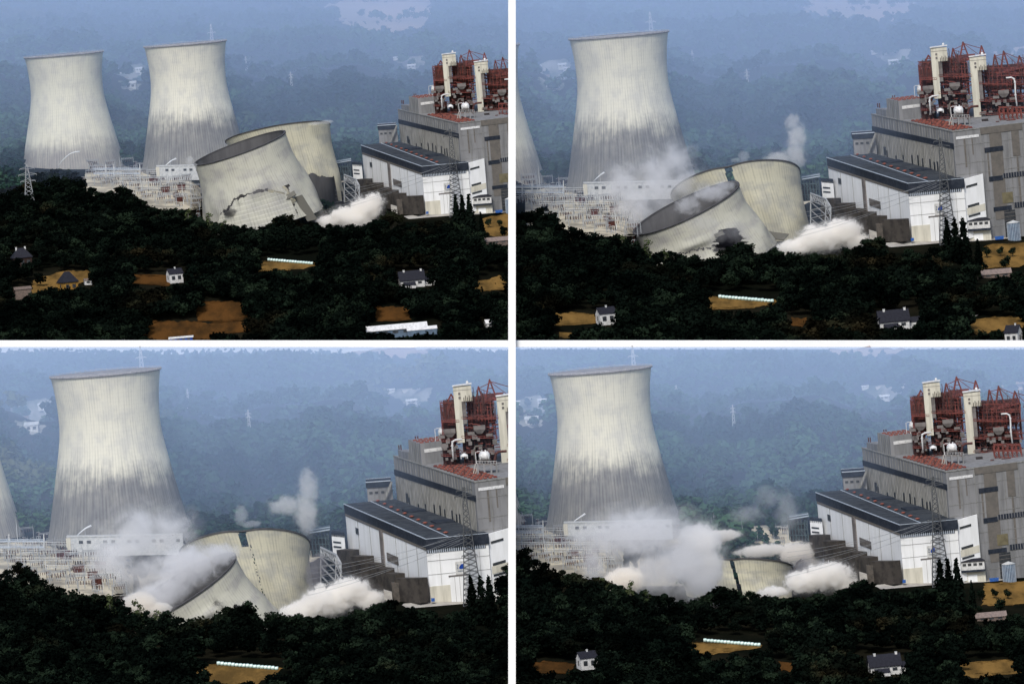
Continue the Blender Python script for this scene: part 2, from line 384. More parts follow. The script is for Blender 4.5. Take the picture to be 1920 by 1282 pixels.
def tower(base, sc, label, xr, matl='tower', flare=.035):
    root = empty('cooling_tower', label, 'cooling tower'); c = g(*base); hs = np.linspace(0, 292, 40)
    rad = np.interp(hs, [p[0] for p in TPROF], [p[1] for p in TPROF]) * (1 + flare * np.clip(1 - hs / 200, 0, 1))
    shell_obj(shell_mesh([(c + Vector((0, 0, h * sc)), r_ * sc, I3) for h, r_ in zip(hs, rad)], hts=list(hs)), 'shell', M[matl], root, c)
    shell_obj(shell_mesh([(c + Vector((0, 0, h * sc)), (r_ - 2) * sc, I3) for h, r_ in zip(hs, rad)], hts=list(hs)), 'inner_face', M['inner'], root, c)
    top = c + Vector((0, 0, 292 * sc))
    MB().lathe(top, [(92.5 * sc, -.5), (97.5 * sc, .2), (98 * sc, 2.2), (92.5 * sc, 2.6)], 96).build('rim', M['rim'], root, c, True)
    ra = MB()
    for j in range(64):
        t = 2 * math.pi * j / 64; q = top + Vector((97 * sc * math.cos(t), 97 * sc * math.sin(t), 2)); t2 = t + 2 * math.pi / 64; q2 = top + Vector((97 * sc * math.cos(t2), 97 * sc * math.sin(t2), 2))
        up = Vector((0, 0, 2.6 + random.uniform(-.6, .8)))
        ra.bar(q, q + up, .28); ra.bar(q + up * .9, q2 + up * .9, .22)
    ra.build('railing', M['rail'], root, c)
    lg = MB()
    for j in range(44):
        t = 2 * math.pi * j / 44; t2 = t + math.pi / 44 * 2
        for e in (0, 1):
            p = c + Vector((math.cos(t + e * .14) * 127 * sc, math.sin(t + e * .14) * 127 * sc, -16)); q = c + Vector((math.cos(t + .14 - e * .14) * 123 * sc, math.sin(t + .14 - e * .14) * 123 * sc, .5)); lg.bar(p, q, 1.4)
    lg.build('support_columns', M['concrete'], root, c)
    return spread(root, base, label, xr=xr)
tower((1184, 352, 700), 1.0, 'tall intact cooling tower directly behind the switchyard, @', (1050, 1310))
tower((907, 365, 860), .965, 'pale intact cooling tower farthest from the power station, @', (780, 1031), 'tower_far', .075)

# ------------------------------------------------------------------ collapsing towers
def rotm(lean, pitch):            # lean to the left in the picture, pitch towards (+) or away from (-) the viewer, degrees
    return (Matrix.Rotation(R(pitch), 3, 'X') @ Matrix.Rotation(R(-lean), 3, 'Y'))
def falling(k, rim, foot, R0, R1, lean0, pitch0, lean1, pitch1, w, label, matl, steps=96, cut=None, crease=None, throat=.93, h0=290, h1=60, shift_w=0):
    """rim/foot: picture positions (in the take's own rows) of the two end ring centres."""
    t = T[k]; rX, rY = t.ref(*rim); fX, fY = t.ref(*foot); rc, fc = g(rX, rY, w), g(fX, fY, w + shift_w)
    root = empty('collapsing_tower', label, 'cooling tower'); R0, R1 = R0 / t.s, R1 / t.s
    rings, inn, hts = [], [], []; c0 = crease
    def crease(t_, q, c0=c0, ph=k * 1.7 + w * .01):
        x = t_; low = max(0, 1 - q * 1.25) ** .8
        return (c0(t_, q) if c0 else 1) * (1 + low * (.020 * math.sin(3 * x + ph + 4 * q) + .016 * math.sin(7 * x - 9 * q + ph) + .008 * math.sin(17 * x + 15 * q)) + .004 * math.sin(5 * x + 6 * q))
    for i in range(steps + 1):
        q = i / steps                         # 0 foot, 1 rim
        c = fc.lerp(rc, q); rr = R1 + (R0 - R1) * q; rr *= 1 - (1 - throat) * math.exp(-((q - .72) / .3) ** 2)
        rot = rotm(lean1 + (lean0 - lean1) * q, 1.1 + pitch1 + (pitch0 - pitch1) * q)
        rings.append((c, rr, rot)); inn.append((c, rr - 2.2, rot)); hts.append(h1 + (h0 - h1) * q)
    base = (fX, fY, w + shift_w); bv = g(*base)
    sh = shell_obj(shell_mesh(rings, 300, cut, hts, crease), 'shell', matl, root, bv)
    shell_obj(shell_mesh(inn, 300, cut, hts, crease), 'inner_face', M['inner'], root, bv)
    rm = MB(); c, rr, rot = rings[-1]; n = 160; prof = [(-2.6, -.4), (1.6, -.2), (2.0, 2.4), (-2.4, 2.8)]
    for j in range(n):
        tt = math.pi / 2 + 2 * math.pi * j / n; q = rr * (crease(tt - math.pi / 2, 1.0) if crease else 1)
        for dr, dz in prof: rm.v.append(tuple(c + rot @ Vector(((q + dr) * math.cos(tt), (q + dr) * math.sin(tt), dz))))
    for j in range(n):
        for e in range(4): rm.f.append((j * 4 + e, ((j + 1) % n) * 4 + e, ((j + 1) % n) * 4 + (e + 1) % 4, j * 4 + (e + 1) % 4))
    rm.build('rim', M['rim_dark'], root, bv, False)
    place(root, t, base)
    return root, rings, bv
def slab_parts(root, k, quads, bv, matl, name='torn_slab', th=2.2):
    t = T[k]
    for pts, w in quads:
        vs = [g(*t.ref(x, y), w + dw) for x, y, dw in pts]; mb = MB()
        n = (vs[1] - vs[0]).cross(vs[2] - vs[0]).normalized() * th; m_ = len(vs)
        mb.add(vs + [v + n for v in vs], [tuple(range(m_))[::-1], tuple(range(m_, 2 * m_))] + [(i, (i + 1) % m_, m_ + (i + 1) % m_, m_ + i) for i in range(m_)])
        mb.build(name, matl, root, bv)
def jag(seed, n=60, amp=1.0):
    r_ = random.Random(seed); xs_ = [r_.uniform(-1, 1) * amp for _ in range(n + 1)]
    def f(x):
        x = (x % 1) * n; i = int(x); return xs_[i] + (xs_[i + 1] - xs_[i]) * (x - i)
    return f
def crease_at(pos, depth, width, wave=0.0):
    def f(t, q):
        x = t / (2 * math.pi); return 1 - depth * math.exp(-((x - pos) / width) ** 2) * (.4 + .6 * q) + wave * math.sin(x * 26 + q * 5)
    return f
# angle convention: 0 is the far side, .25 the left flank, .5 the side facing the camera, .75 the right flank
jA, jB, jC = jag(3, 70), jag(5, 46), jag(9, 60)
# take 1
def seam(a_): return .47 - ((a_ - .49) / .12) ** 2 * .26 + .028 * jA(a_ * 1.3)
root, rings, bv = falling(1, (450, 278), (497, 416), 93.5, 116, 14.7, 4.6, 9, 2, 170, 'leaning tower shell cracking low down, mouth open towards viewer, upper left view', M['tower_dusty'],
    cut=lambda a, q: (abs(q - seam(a) - .012) < .016 + .014 * jB(a * 4) and .36 < a < .62) or (abs(a - .595 - .05 * (q - .3)) < .009 + .006 * jB(q) and q < .44))
low = []
for i in range(60):
    q = i / 59; c, rr, rot = rings[int(q * 50)]; low.append((c, rr + 5 - 2.0 * q, rot))
shell_obj(shell_mesh(low, 300, lambda a, q: not (.34 < a < .592) or q * .52 > seam(a) - .004, list(np.linspace(60, 150, 60))), 'buckled_shell', M['tower_dusty'], root, bv)
slab_parts(root, 1, [([(531, 371, -2), (553, 358, -4), (557, 366, -12), (533, 379, -12)], 62), ([(553, 371, 0), (568, 366, 0), (597, 412, 6), (578, 416, 4)], 66), ([(444, 394, -4), (462, 383, -8), (466, 388, -10), (448, 400, -6)], 58)], bv, M['tower_fall'])
falling(1, (521, 249), (566, 388), 102, 82, 5, -11, 2, -8, 380, 'second tower breaking at its foot behind the leaning one, upper left view', M['tower_fall'],
    cut=lambda a, q: (.53 < a < .665 and q < .33 + .035 * jB(a * 1.5)) or (q < .12 and .70 < a < .74), throat=.95, crease=crease_at(.44, .03, .05))
# take 2
root, rings, bv = falling(2, (1287, 391), (1335, 500), 112.5, 128, 20.2, 7.7, 15, 4, 170, 'toppling tower with its smoking mouth towards viewer, upper right view', M['tower_dusty'],
    cut=lambda a, q: ((a - .572) / .042) ** 2 + ((q - .36) / .22) ** 2 < 1 + .6 * jA(a * 2 + q) or abs(q - .47 + .9 * (a - .5) - .03 * jB(a * 3)) < .012 + .01 * jA(a * 5) and .42 < a < .56,
    crease=lambda t_, q: 1 - .10 * math.exp(-((t_ / 6.2832 - .46) / .045) ** 2 - ((q - .40) / .16) ** 2) + .05 * math.exp(-((t_ / 6.2832 - .50) / .05) ** 2 - ((q - .58) / .07) ** 2))
slab_parts(root, 2, [([(1337, 440, 0), (1352, 433, -3), (1357, 440, -6), (1341, 446, -4)], 58)], bv, M['tower_fall'])
root, rings, bv = falling(2, (1379, 344), (1428, 462), 127, 96, 6, -21, 0, -8, 400, 'second tower folding along a crease behind the toppling one, upper right view', M['tower_fall'],
    cut=lambda a, q: (abs(a - .478 + .02 * (1 - q)) < .010 and q > .80) or (abs(a - .486 - .003 * jB(q)) < .0008 and .3 < q < .84), throat=.96, crease=crease_at(.48, .09, .03, .006))
slab_parts(root, 2, [([(1402, 427, 0), (1447, 437, -4), (1478, 441, -2), (1468, 452, -8), (1402, 445, -6)], 296)], bv, M['tower_fall'])
# take 3
falling(3, (338, 1104), (400, 1215), 126, 142, 26, 10, 18, 6, 170, 'nearly fallen tower lying low under grey smoke, lower left view', M['tower_dusty'],
    cut=lambda a, q: ((a - .60) / .04) ** 2 + ((q - .36) / .22) ** 2 < 1 + .5 * jA(a * 2) or abs(q - .58 + .7 * (a - .5) - .04 * jB(a * 3)) < .012 + .01 * jA(a * 5) and .44 < a < .58,
    crease=lambda t_, q: 1 - .09 * math.exp(-((t_ / 6.2832 - .52) / .045) ** 2 - ((q - .50) / .14) ** 2) + .05 * math.exp(-((t_ / 6.2832 - .54) / .05) ** 2 - ((q - .68) / .07) ** 2))
falling(3, (459, 1028), (500, 1150), 127, 92, 0, -22, -4, -8, 400, 'second tower sinking with a creased rim behind the fallen one, lower left view', M['tower_fall'],
    cut=lambda a, q: (abs(a - .497 + .02 * (1 - q)) < .010 and q > .82) or (abs(a - .508 - .003 * jB(q)) < .0008 and .2 < q < .84), throat=.96, crease=crease_at(.50, .09, .03, .006))
# take 4
falling(4, (1378, 1066), (1392, 1135), 111, 100, -4, -15, -6, -10, 330, 'last stump of a tower shell sinking into dust, lower right view', M['tower_fall'],
    cut=lambda a, q: abs(a - .487 - .012 * (1 - q)) < .006 or (a > .70 and q < .75 + .2 * jB(a * 2)), throat=.97, crease=crease_at(.49, .10, .025, .004))
mb = MB(); t4 = T[4]; pts = [(1484, 1084), (1490, 1066), (1496, 1053), (1503, 1047)]
root = empty('torn_strip', 'dark torn strip of shell standing in dust, lower right view', 'debris'); b_ = (*t4.ref(1484, 1090), 250)
mb.tube([g(*t4.ref(x, y), 250) for x, y in pts], [2.6, 2.2, 1.8, 1.0], 6); mb.bar(g(*t4.ref(1497, 1053), 250), g(*t4.ref(1507, 1049), 250), .8); mb.build('shell_strip', M['dark_casing'], root, g(*b_)); place(root, t4, b_)

def lattice(mb, X0, X1, Y0, Y1, w0, w1, nc, nr, r, jitter=0.0, rnd=random):
    """A steel frame: columns, beams and some braces between picture columns X0..X1 and rows Y0 (top)..Y1."""
    c = [g(X0, Y1, w0), g(X1, Y1, w0)]; H = (Y1 - Y0)
    for w in np.linspace(0, w1 - w0, 3):
        for i in range(nc + 1):
            p = c[0].lerp(c[1], i / nc) + Vector((0, w, 0)); mb.bar(p, p + Vector((0, 0, H * (1 - jitter * rnd.random()))), r)
        for j in range(1, nr + 1):
            z = Vector((0, w, H * j / nr * (1 - jitter * .4 * rnd.random()))); mb.bar(c[0] + z, c[1] + z, r * .85)
            for i in range(nc):
                if rnd.random() < .3:
                    a = c[0].lerp(c[1], i / nc) + z; b = c[0].lerp(c[1], (i + 1) / nc) + z - Vector((0, 0, H / nr)); mb.bar(a, b, r * .6)
    for i in range(nc + 1):
        for j in range(1, nr + 1):
            p = c[0].lerp(c[1], i / nc) + Vector((0, 0, H * j / nr)); mb.bar(p, p + Vector((0, w1 - w0, 0)), r * .7)
# ------------------------------------------------------------------ white turbine hall
hA, hB, hC, hD = g(1556, 291, 450), g(1699, 346, 0), g(1805, 336, 12), g(1645, 283, 455)
def hall():
    base = (1700, 440, 120); bv = g(*base); root = empty('turbine_hall', '', 'industrial hall')
    ins = lambda p, q, s: p.lerp(q, s)
    cen = (hA + hB + hC + hD) / 4; inn = [p + (cen - p).normalized() * 3 for p in (hA, hB, hC, hD)]
    MB().slab(inn, [135, 122, 122, 135]).build('wall', M['white_wall'], root, bv)
    MB().slab([hA, hB, hC, hD], [15, 17, 17, 15]).build('fascia', M['navy'], root, bv)
    up = Vector((0, 0, 1.0))
    mb = MB().slab([p + up for p in (hA, hB, hC, hD)], .95)
    for i in range(1, 15):                      # sheet seams
        s = i / 15; mb.bar(ins(hA, hB, s) + up * 1.1, ins(hD, hC, s) + up * 1.1, .35)
    roof = mb.build('roof', M['dark_roof'], root, bv)
    MB().bar(hA + up, hB + up, .7).build('eaves_strip', M['light_metal'], roof, bv)
    MB().bar(hB + up, hC + up, .45).build('eaves_strip', M['light_metal'], roof, bv)
    p, q = ins(hA, hD, .52) + up, ins(hB, hC, .36) + up
    MB().bar(p, q, .75).build('ridge_gutter', M['light_metal'], roof, bv)
    p2, q2 = ins(hA, hD, .62) + up, ins(hB, hC, .42) + up
    for i in range(11):
        c = p2.lerp(q2, (i + .3) / 11.2); s = .85 + .3 * i / 10
        MB().lathe(c, [(1.6 * s, 0), (1.6 * s, 1.6), (4.0 * s, 1.8), (3.6 * s, 3.2), (1.2 * s, 3.9)], 12).build('roof_vent', M['vent_orange'], roof, bv)
    for s0, s1, t0, t1 in ((.62, .96, .3, .36), (.62, .95, .62, .68)):
        a = [ins(ins(hA, hB, t0), ins(hD, hC, t0), s0), ins(ins(hA, hB, t0), ins(hD, hC, t0), s1), ins(ins(hA, hB, t1), ins(hD, hC, t1), s1), ins(ins(hA, hB, t1), ins(hD, hC, t1), s0)]
        MB().slab([x + Vector((0, 0, 4)) for x in a], 4).build('roof_hatch', M['navy'], roof, bv)
    iA, iB, iC, iD = inn
    L = MB(); n_ = 26
    for i in range(n_ + 1): L.face(iB, iC, .02 + .9 * i / n_, .02 + .9 * i / n_ + .016, 17, 24, 1.2)
    MB().face(iB, iC, .0, .95, 17, 24, .6).build('louvre_band', M['navy'], root, bv); L.build('louvre_fins', M['light_metal'], root, bv)
    MB().face(iA, iB, .0, 1, 15, 19.5, .7).build('painted_shade_strip', M['brown_panel'], root, bv)  # dark strip painting in the shade below the fascia
    sg = MB().face(iB, iC, .44, .60, 42, 64, 1.4).build('logo_sign', M['house_white'], root, bv)
    MB().face(iB, iC, .50, .575, 47, 55, 1.9).build('blue_emblem', M['logo_blue'], sg, bv)
    e2 = MB()
    for i in range(3): e2.face(iB, iC, .462, .487, 47.2 + i * 3, 48.6 + i * 3, 1.9)
    for i in range(6): e2.face(iB, iC, .478 + i * .0165, .488 + i * .0165, 57.6, 59.6, 1.9)
    e2.build('lettering', M['bluegrey'], sg, bv)
    MB().add([*(iB + (iC - iB) * s + Vector((0, -2.3 - .3, -d)) for s, d in ((.50, 47), (.535, 47), (.50, 52)))], [(0, 1, 2)]).build('emblem_cut', M['house_white'], sg, bv)
    MB().face(iB, iC, .0, .335, 80, 112, .8).build('plinth', M['cream_wall'], root, bv)
    dr = MB().face(iB, iC, .335, .64, 67, 112, 1.0).build('door', M['white_wall'], root, bv)
    MB().face(iB, iC, .32, .65, 64.5, 67, 1.6).build('door_lintel', M['grey_duct'], dr, bv)
    mb = MB()
    for i in range(1, 4): mb.face(iB, iC, .335 + .305 * i / 4, .335 + .305 * i / 4 + .004, 67.5, 111, 1.3)
    mb.build('door_seam', M['grey_duct'], dr, bv)
    mb = MB()
    jt = lambda *a: MB().face(*a).build('panel_joint', M['grey_fin'], root, bv)
    for d in (37, 60, 82): jt(iB, iC, .0, 1, d, d + .5, .6)
    for s in (.2, .66, .84): jt(iB, iC, s, s + .004, 26, 110, .6)
    for s in (.15, .3, .62, .75, .88): jt(iA, iB, s, s + .002, 18, 100, .6)
    MB().face(iA, iB, .43, .465, 18, 92, 2.2).build('pilaster', M['grey_duct'], root, bv)
    w1 = MB().face(iA, iB, .50, .635, 52, 66, .9).build('window', M['window'], root, bv)
    mb = MB()
    for i in range(13): mb.face(iA, iB, .50 + .135 * i / 12.5, .50 + .135 * i / 12.5 + .003, 52, 66, 1.3)
    mb.build('glazing_bar', M['grey_duct'], w1, bv)
    MB().face(iA, iB, .12, .155, 32, 43, .9).build('window', M['window'], root, bv)
    # lower stair block on the right end
    sA, sB, sC = iC + Vector((.5, 6, -2)), g(1841, 327, 40), g(1841, 320, 160)
    sD = sA + (sC - sB)
    st = MB().slab([sA, sB, sC, sD], 112).build('stair_block', M['white_wall'], root, bv)
    for d0, d1, a, b in ((13, 17, .1, .66), (50, 54.5, .1, .68), (69, 72.5, .1, .7)):
        MB().face(sA, sB, a, b, d0, d1, .9).build('window', M['window'], st, bv)
    MB().face(sA, sB, .05, .98, 55, 68, .5).build('weathered_band', M['cream_wall'], st, bv)
    spread(root, base, 'white turbine hall with dark flat roof and orange vents, @', xr=(1556, 1843))
hall()

# ------------------------------------------------------------------ grey boiler house with its red vents
bE, bF, bG = g(1640, 207, 520), g(1781, 248, 30), g(1985, 222, 120)
def boiler_house():
    base = (1800, 440, 200); bv = g(*base); root = empty('boiler_house', '', 'power station')
    bH = bE + (bG - bF) * 1.0
    MB().slab([bE, bF, bG, bH], [150, 215, 215, 150]).build('wall', M['grey_wall'], root, bv)
    # left long side: navy band, fins and slits
    MB().face(bE, bF, .0, 1, 23, 33, 1.2).build('dark_band', M['navy'], root, bv)
    mb = MB()
    for i in range(54): mb.face(bE, bF, .012 + i / 55, .012 + i / 55 + .006, 34, 100 + i * .6, 1.5)
    for i in range(30): mb.face(bE, bF, .01 + i / 31, .01 + i / 31 + .004, 2, 22, .8)
    mb.build('wall_fin', M['grey_fin'], root, bv)
    for s, a, b in ((.13, 58, 74), (.16, 64, 82), (.27, 70, 78), (.47, 62, 80), (.545, 60, 80), (.60, 64, 80), (.69, 62, 78), (.74, 66, 84), (.78, 64, 82), (.36, 66, 74)):
        MB().face(bE, bF, s, s + .016, a, b, 1.8).build('broken_window', M['window'], root, bv)
    # penthouse
    pA, pB, pC = g(1666, 179, 430), g(1687, 185.5, 352), g(1738, 179, 366); pD = pA + (pC - pB)
    ph = MB().slab([pA, pB, pC, pD], 44).build('penthouse', M['grey_wall'], root, bv)
    MB().face(pB, pC, .12, .84, 10, 16, .8).build('strip_window', M['white_tank'], ph, bv)
    mb = MB()
    for i in range(6): mb.face(pA, pB, .05 + i * .16, .09 + i * .16, 1, 40, .8)
    mb.build('wall_fin', M['grey_fin'], ph, bv)
    q = [g(1648, 197, 500), g(1666, 200.5, 430), g(1690, 198, 440), g(1670, 195, 500)]
    MB().slab(q, 30).build('stair_head', M['grey_wall'], root, bv)
    vt = MB()
    for i in range(5):
        for j in range(3):
            c = pB.lerp(pC, .1 + i * .18) + (pA - pB) * (.12 + .28 * j); vt.box(c, 6.5, 9, 2.2, .1)
    vt.build('roof_vent', M['vent_orange'], ph, bv)
    for X, Y, h in ((1650.5, 196, 8), (1654, 196.5, 9), (1679, 181, 8), (1683, 181.5, 9), (1778, 246, 0)):
        if h: MB().bar(g(X, Y, 440), g(X, Y, 440) + Vector((0, 0, h)), 1.1).build('chimney_pipe', M['rust'], root, bv)
    # roof strip with the array of red vents
    rA, rB = bE.lerp(bF, .44) + Vector((5, 6, 0)), bF + Vector((3, 8, 0)); ed = (bG - bF).normalized()
    MB().slab([rA, rB, rB + ed * 50, rA + ed * 44], 1.0).build('vent_roof', M['rust'], root, bv)
    for i in range(13):
        for j in range(5):
            c = rA.lerp(rB, (i + .5) / 13.3) + ed * (4 + j * 9) + Vector((0, 0, 1))
            vb = MB().box(c, 6.4, 13, 1.4, .05); vb.box(c + Vector((0, 0, 1.4)), 4.5, 10, 1.0, .05)
            vb.build('roof_vent', M['vent_orange'] if (i * 3 + j) % 4 else M['red_steel'], root, bv)
    for s, k_ in ((.48, 2), (.62, 10), (.80, 26)): MB().bar(rA.lerp(rB, s) + ed * k_, rA.lerp(rB, s) + ed * k_ + Vector((0, 0, 10)), 1.2).build('chimney_pipe', M['rust'], root, bv)
    rr_ = random.Random(12)
    for i in range(13):
        X = 1838 + 85 * rr_.random(); q = g(X, 236 + 5 * rr_.random(), 150 + 110 * rr_.random()); MB().box(q, 6 + 12 * rr_.random(), 14, 5 + 13 * rr_.random(), rr_.uniform(-.1, .1)).build('roof_plant', M[rr_.choice(['dark_casing', 'rust', 'rust', 'grey_duct'])], root, bv)
    mb = MB(); lattice(mb, 1876, 1925, 200, 234, 170, 230, 6, 3, .8, .1, rr_); mb.build('roof_frame', M['red_steel'], root, bv)
    # parapets
    MB().bar(bE, bF, 1.0).bar(bF, bG, 1.0).build('parapet', M['grey_fin'], root, bv)
    # right face: strips and panels
    W = (bG - bF).length; sx = lambda X: (X - 1781) / 204.0
    MB().face(bF, bG, sx(1786), sx(1829), 11, 16, .9).build('strip_window', M['white_tank'], root, bv)
    MB().face(bF, bG, sx(1833), sx(1912), -.5, 12, 1.2).build('stained_top', M['brown_panel'], root, bv)
    MB().face(bF, bG, sx(1849), sx(1872), 12, 175, .6).build('brown_panel', M['brown_panel'], root, bv)
    MB().face(bF, bG, sx(1891), sx(1905), -.5, 60, .7).build('brown_panel', M['brown_panel'], root, bv)
    MB().face(bF, bG, sx(1864), sx(1884), 126, 146, 1.0).build('yellow_panel', M['yellow_panel'], root, bv)
    for a, b, d0, d1 in ((1838, 1873, 38, 47), (1842, 1868, 93, 102), (1868, 1965, 90, 99), (1846, 1880, 151, 159), (1885, 1965, 147, 157)):
        sw = MB().face(bF, bG, sx(a), sx(b), d0, d1, 1.1).build('strip_window', M['navy'], root, bv)
        mb = MB(); n_ = max(3, int((b - a) / 5))
        for i in range(n_): mb.face(bF, bG, sx(a + (b - a) * i / n_), sx(a + (b - a) * i / n_ + .9), d0, d1, 1.6)
        mb.build('glazing_bar', M['grey_wall'] if a > 1860 else M['navy'], sw, bv)
    dr = MB().face(bF, bG, sx(1865), sx(1886), 160, 210, 1.0).build('open_door', M['window'], root, bv)
    mb = MB()
    for i in range(6): mb.face(bF, bG, sx(1865), sx(1886), 164 + i * 7, 164.8 + i * 7, 1.6)
    mb.build('door_rail', M['grey_duct'], dr, bv)
    jt = lambda *a: MB().face(*a).build('panel_joint', M['grey_fin'], root, bv)
    for d in (28, 62, 82, 118, 136, 170, 186): jt(bF, bG, sx(1782), sx(1980), d, d + .7, .5)
    for X in (1806, 1832, 1886, 1912): jt(bF, bG, sx(X), sx(X + .7), 2, 205, .5)
    for X, d0, d1, dw in ((1800, 16, 70, 3), (1815, 16, 48, 2.2), (1842, 47, 92, 3), (1858, 102, 140, 2.6), (1897, 60, 150, 3.5), (1826, 90, 130, 2.4)): MB().face(bF, bG, sx(X), sx(X + dw), d0, d1, .4).build('rust_streak', M['brown_panel'], root, bv)
    spread(root, base, 'grey concrete boiler house with navy band and red roof vents, @', xr=(1640, 1985))
boiler_house()

# ------------------------------------------------------------------ red boiler frames, lift towers, tanks and pipes standing on it
def boiler_unit(name_label, ox, oy, x0, x1, seed, base, apexes, sheets):
    rnd = random.Random(seed); bv = g(*base); root = empty('steam_boiler', '', 'boiler')
    wf = 300
    # dark casings deep inside, lower half
    mb = MB()
    for i in range(9):
        a = x0 + 4 + (x1 - x0 - 10) * rnd.random(); y = oy + 70 + 62 * rnd.random(); mb.box(g(a, y + 14, wf + 30 + 60 * rnd.random()), 10 + 13 * rnd.random(), 26, 16 + 18 * rnd.random())
    mb.box(g((x0 + x1) / 2, oy + 142, wf + 60), (x1 - x0) * .92, 40, 56)
    mb.build('dark_casing', M['dark_casing'], root, bv)
    mb = MB(); mb.box(g((x0 + x1) / 2 + 2, oy + 74, wf + 62), (x1 - x0) * .8, 44, 46); mb.box(g((x0 + x1) / 2 - 6, oy + 84, wf + 30), (x1 - x0) * .5, 20, 20); mb.build('rusty_casing', M['rust'], root, bv)
    mb = MB(); lattice(mb, x0, x1, oy + 32, oy + 100, wf, wf + 70, 10, 8, .72, .25, rnd); mb.build('red_frame', M['red_steel'], root, bv)
    mb = MB(); lattice(mb, x0 + 2, x1 - 2, oy + 88, oy + 146, wf - 8, wf + 76, 8, 7, .7, .1, rnd); mb.build('rusty_frame', M['rust'], root, bv)
    # vertical bundles of tubes
    mb = MB()
    for i in range(60):
        a = x0 + (x1 - x0) * rnd.random(); y = oy + 44 + 50 * rnd.random(); h = 12 + 26 * rnd.random(); p = g(a, y, wf - 6 + 20 * rnd.random()); mb.bar(p, p + Vector((rnd.uniform(-1.5, 1.5), 0, h)), .55)
    mb.build('boiler_tube', M['rust'], root, bv)
    mb = MB()
    for i in range(30):
        a = x0 + (x1 - x0) * rnd.random(); y = oy + 60 + 60 * rnd.random(); p = g(a, y, wf - 14); mb.bar(p, p + Vector((rnd.uniform(5, 14), 0, rnd.uniform(-2, 2))), .7)
    mb.build('red_pipe', M['red_steel'], root, bv)
    # hanging duct hopper and box seen half way up
    mb = MB(); cx = (x0 + x1) / 2 - 1
    p = g(cx, oy + 84, wf - 16); mb.box(p, 20, 14, 7); mb.hexa([p + Vector((a, b, -7)) for a, b in ((-4, -4), (4, -4), (4, 4), (-4, 4))], [p + Vector((a, b, -.2)) for a, b in ((-10, -7), (10, -7), (10, 7), (-10, 7))])
    mb.box(g(cx - 14, oy + 93, wf - 14), 12, 10, 5); mb.box(g(cx + 17, oy + 96, wf - 12), 11, 10, 5)
    mb.build('duct_hopper', M['grey_duct'], root, bv)
    mb = MB()
    for i in range(16):
        a = x0 + (x1 - x0) * (i + .3) / 16; mb.box(g(a, oy + 100 + 34 * rnd.random(), wf - 16), 4 + 4 * rnd.random(), 8, 4 + 5 * rnd.random())
    mb.build('small_duct', M['grey_duct'], root, bv)
    # platforms with hand rails
    mb = MB()
    for y in (oy + 66, oy + 99, oy + 124, oy + 146):
        a, b = g(x0 - 3, y, wf - 20), g(x1 + 3, y, wf - 20); mb.hexa([a, b, b + Vector((0, 14, 0)), a + Vector((0, 14, 0))], [q + Vector((0, 0, 1)) for q in (a, b, b + Vector((0, 14, 0)), a + Vector((0, 14, 0)))])
        mb.bar(a + Vector((0, 0, 4)), b + Vector((0, 0, 4)), .3)
        for i in range(9): q = a.lerp(b, i / 8); mb.bar(q, q + Vector((0, 0, 4)), .3)
    mb.build('platform', M['red_steel'], root, bv)
    # A-frames and roof sheets on top
    mb = MB(); tops = []
    for X, Y, hw, hh in apexes:
        t = g(X, Y, wf + 20); tops.append(t)
        for sx_ in (-1, 1):
            for dy in (0, 24):
                mb.bar(t + Vector((0, dy, 0)), t + Vector((sx_ * hw, dy, -hh)), 1.1)
        mb.bar(t, t + Vector((0, 24, 0)), .8); mb.bar(t + Vector((-hw * .5, 0, -hh * .5)), t + Vector((hw * .5, 0, -hh * .5)), .7)
    for a, b in zip(tops, tops[1:]): mb.bar(a + Vector((0, 0, -2)), b + Vector((0, 0, -5)), .6); mb.bar(a + Vector((0, 0, -2)), b + Vector((0, 0, -22)), .5)
    mb.build('roof_truss', M['red_steel'], root, bv)
    for pts in sheets:
        vs = [g(X, Y, wf + w) for X, Y, w in pts]; m_ = len(vs); mb = MB()
        mb.add(vs + [v + Vector((0, 3, 1.2)) for v in vs], [tuple(range(m_))[::-1], tuple(range(m_, 2 * m_))] + [(i, (i + 1) % m_, m_ + (i + 1) % m_, m_ + i) for i in range(m_)]); mb.build('roof_sheet', M['red_steel'], root, bv)
    spread(root, base, name_label, xr=(x0 - 4, x1 + 4))
boiler_unit('narrow rusty boiler frame behind the first lift tower, @', 0, 84, 1728, 1752, 5, (1740, 232, 320), [(1741, 103, 7, 12)], [])
boiler_unit('red steel boiler frame between the two lift towers, @', 0, 78, 1762, 1818, 6, (1790, 232, 320),
            [(1787, 90, 8, 30), (1806, 78, 8, 28), (1841, 85, 6, 22)], [[(1789, 117, 8), (1822, 112, 8), (1830, 100, 50), (1794, 103, 50)]])
boiler_unit('red steel boiler frame right of the second lift tower, @', 0, 92, 1838, 1925, 8, (1880, 240, 320),
            [(1865, 102, 8, 36), (1882, 95, 7, 30), (1912, 104, 8, 26), (1935, 108, 8, 26)], [[(1869, 140, 4), (1920, 127, 4), (1920, 118, 60), (1872, 124, 60)], [(1876, 143, 2), (1922, 142, 2), (1922, 128, 10), (1874, 135, 10)]])
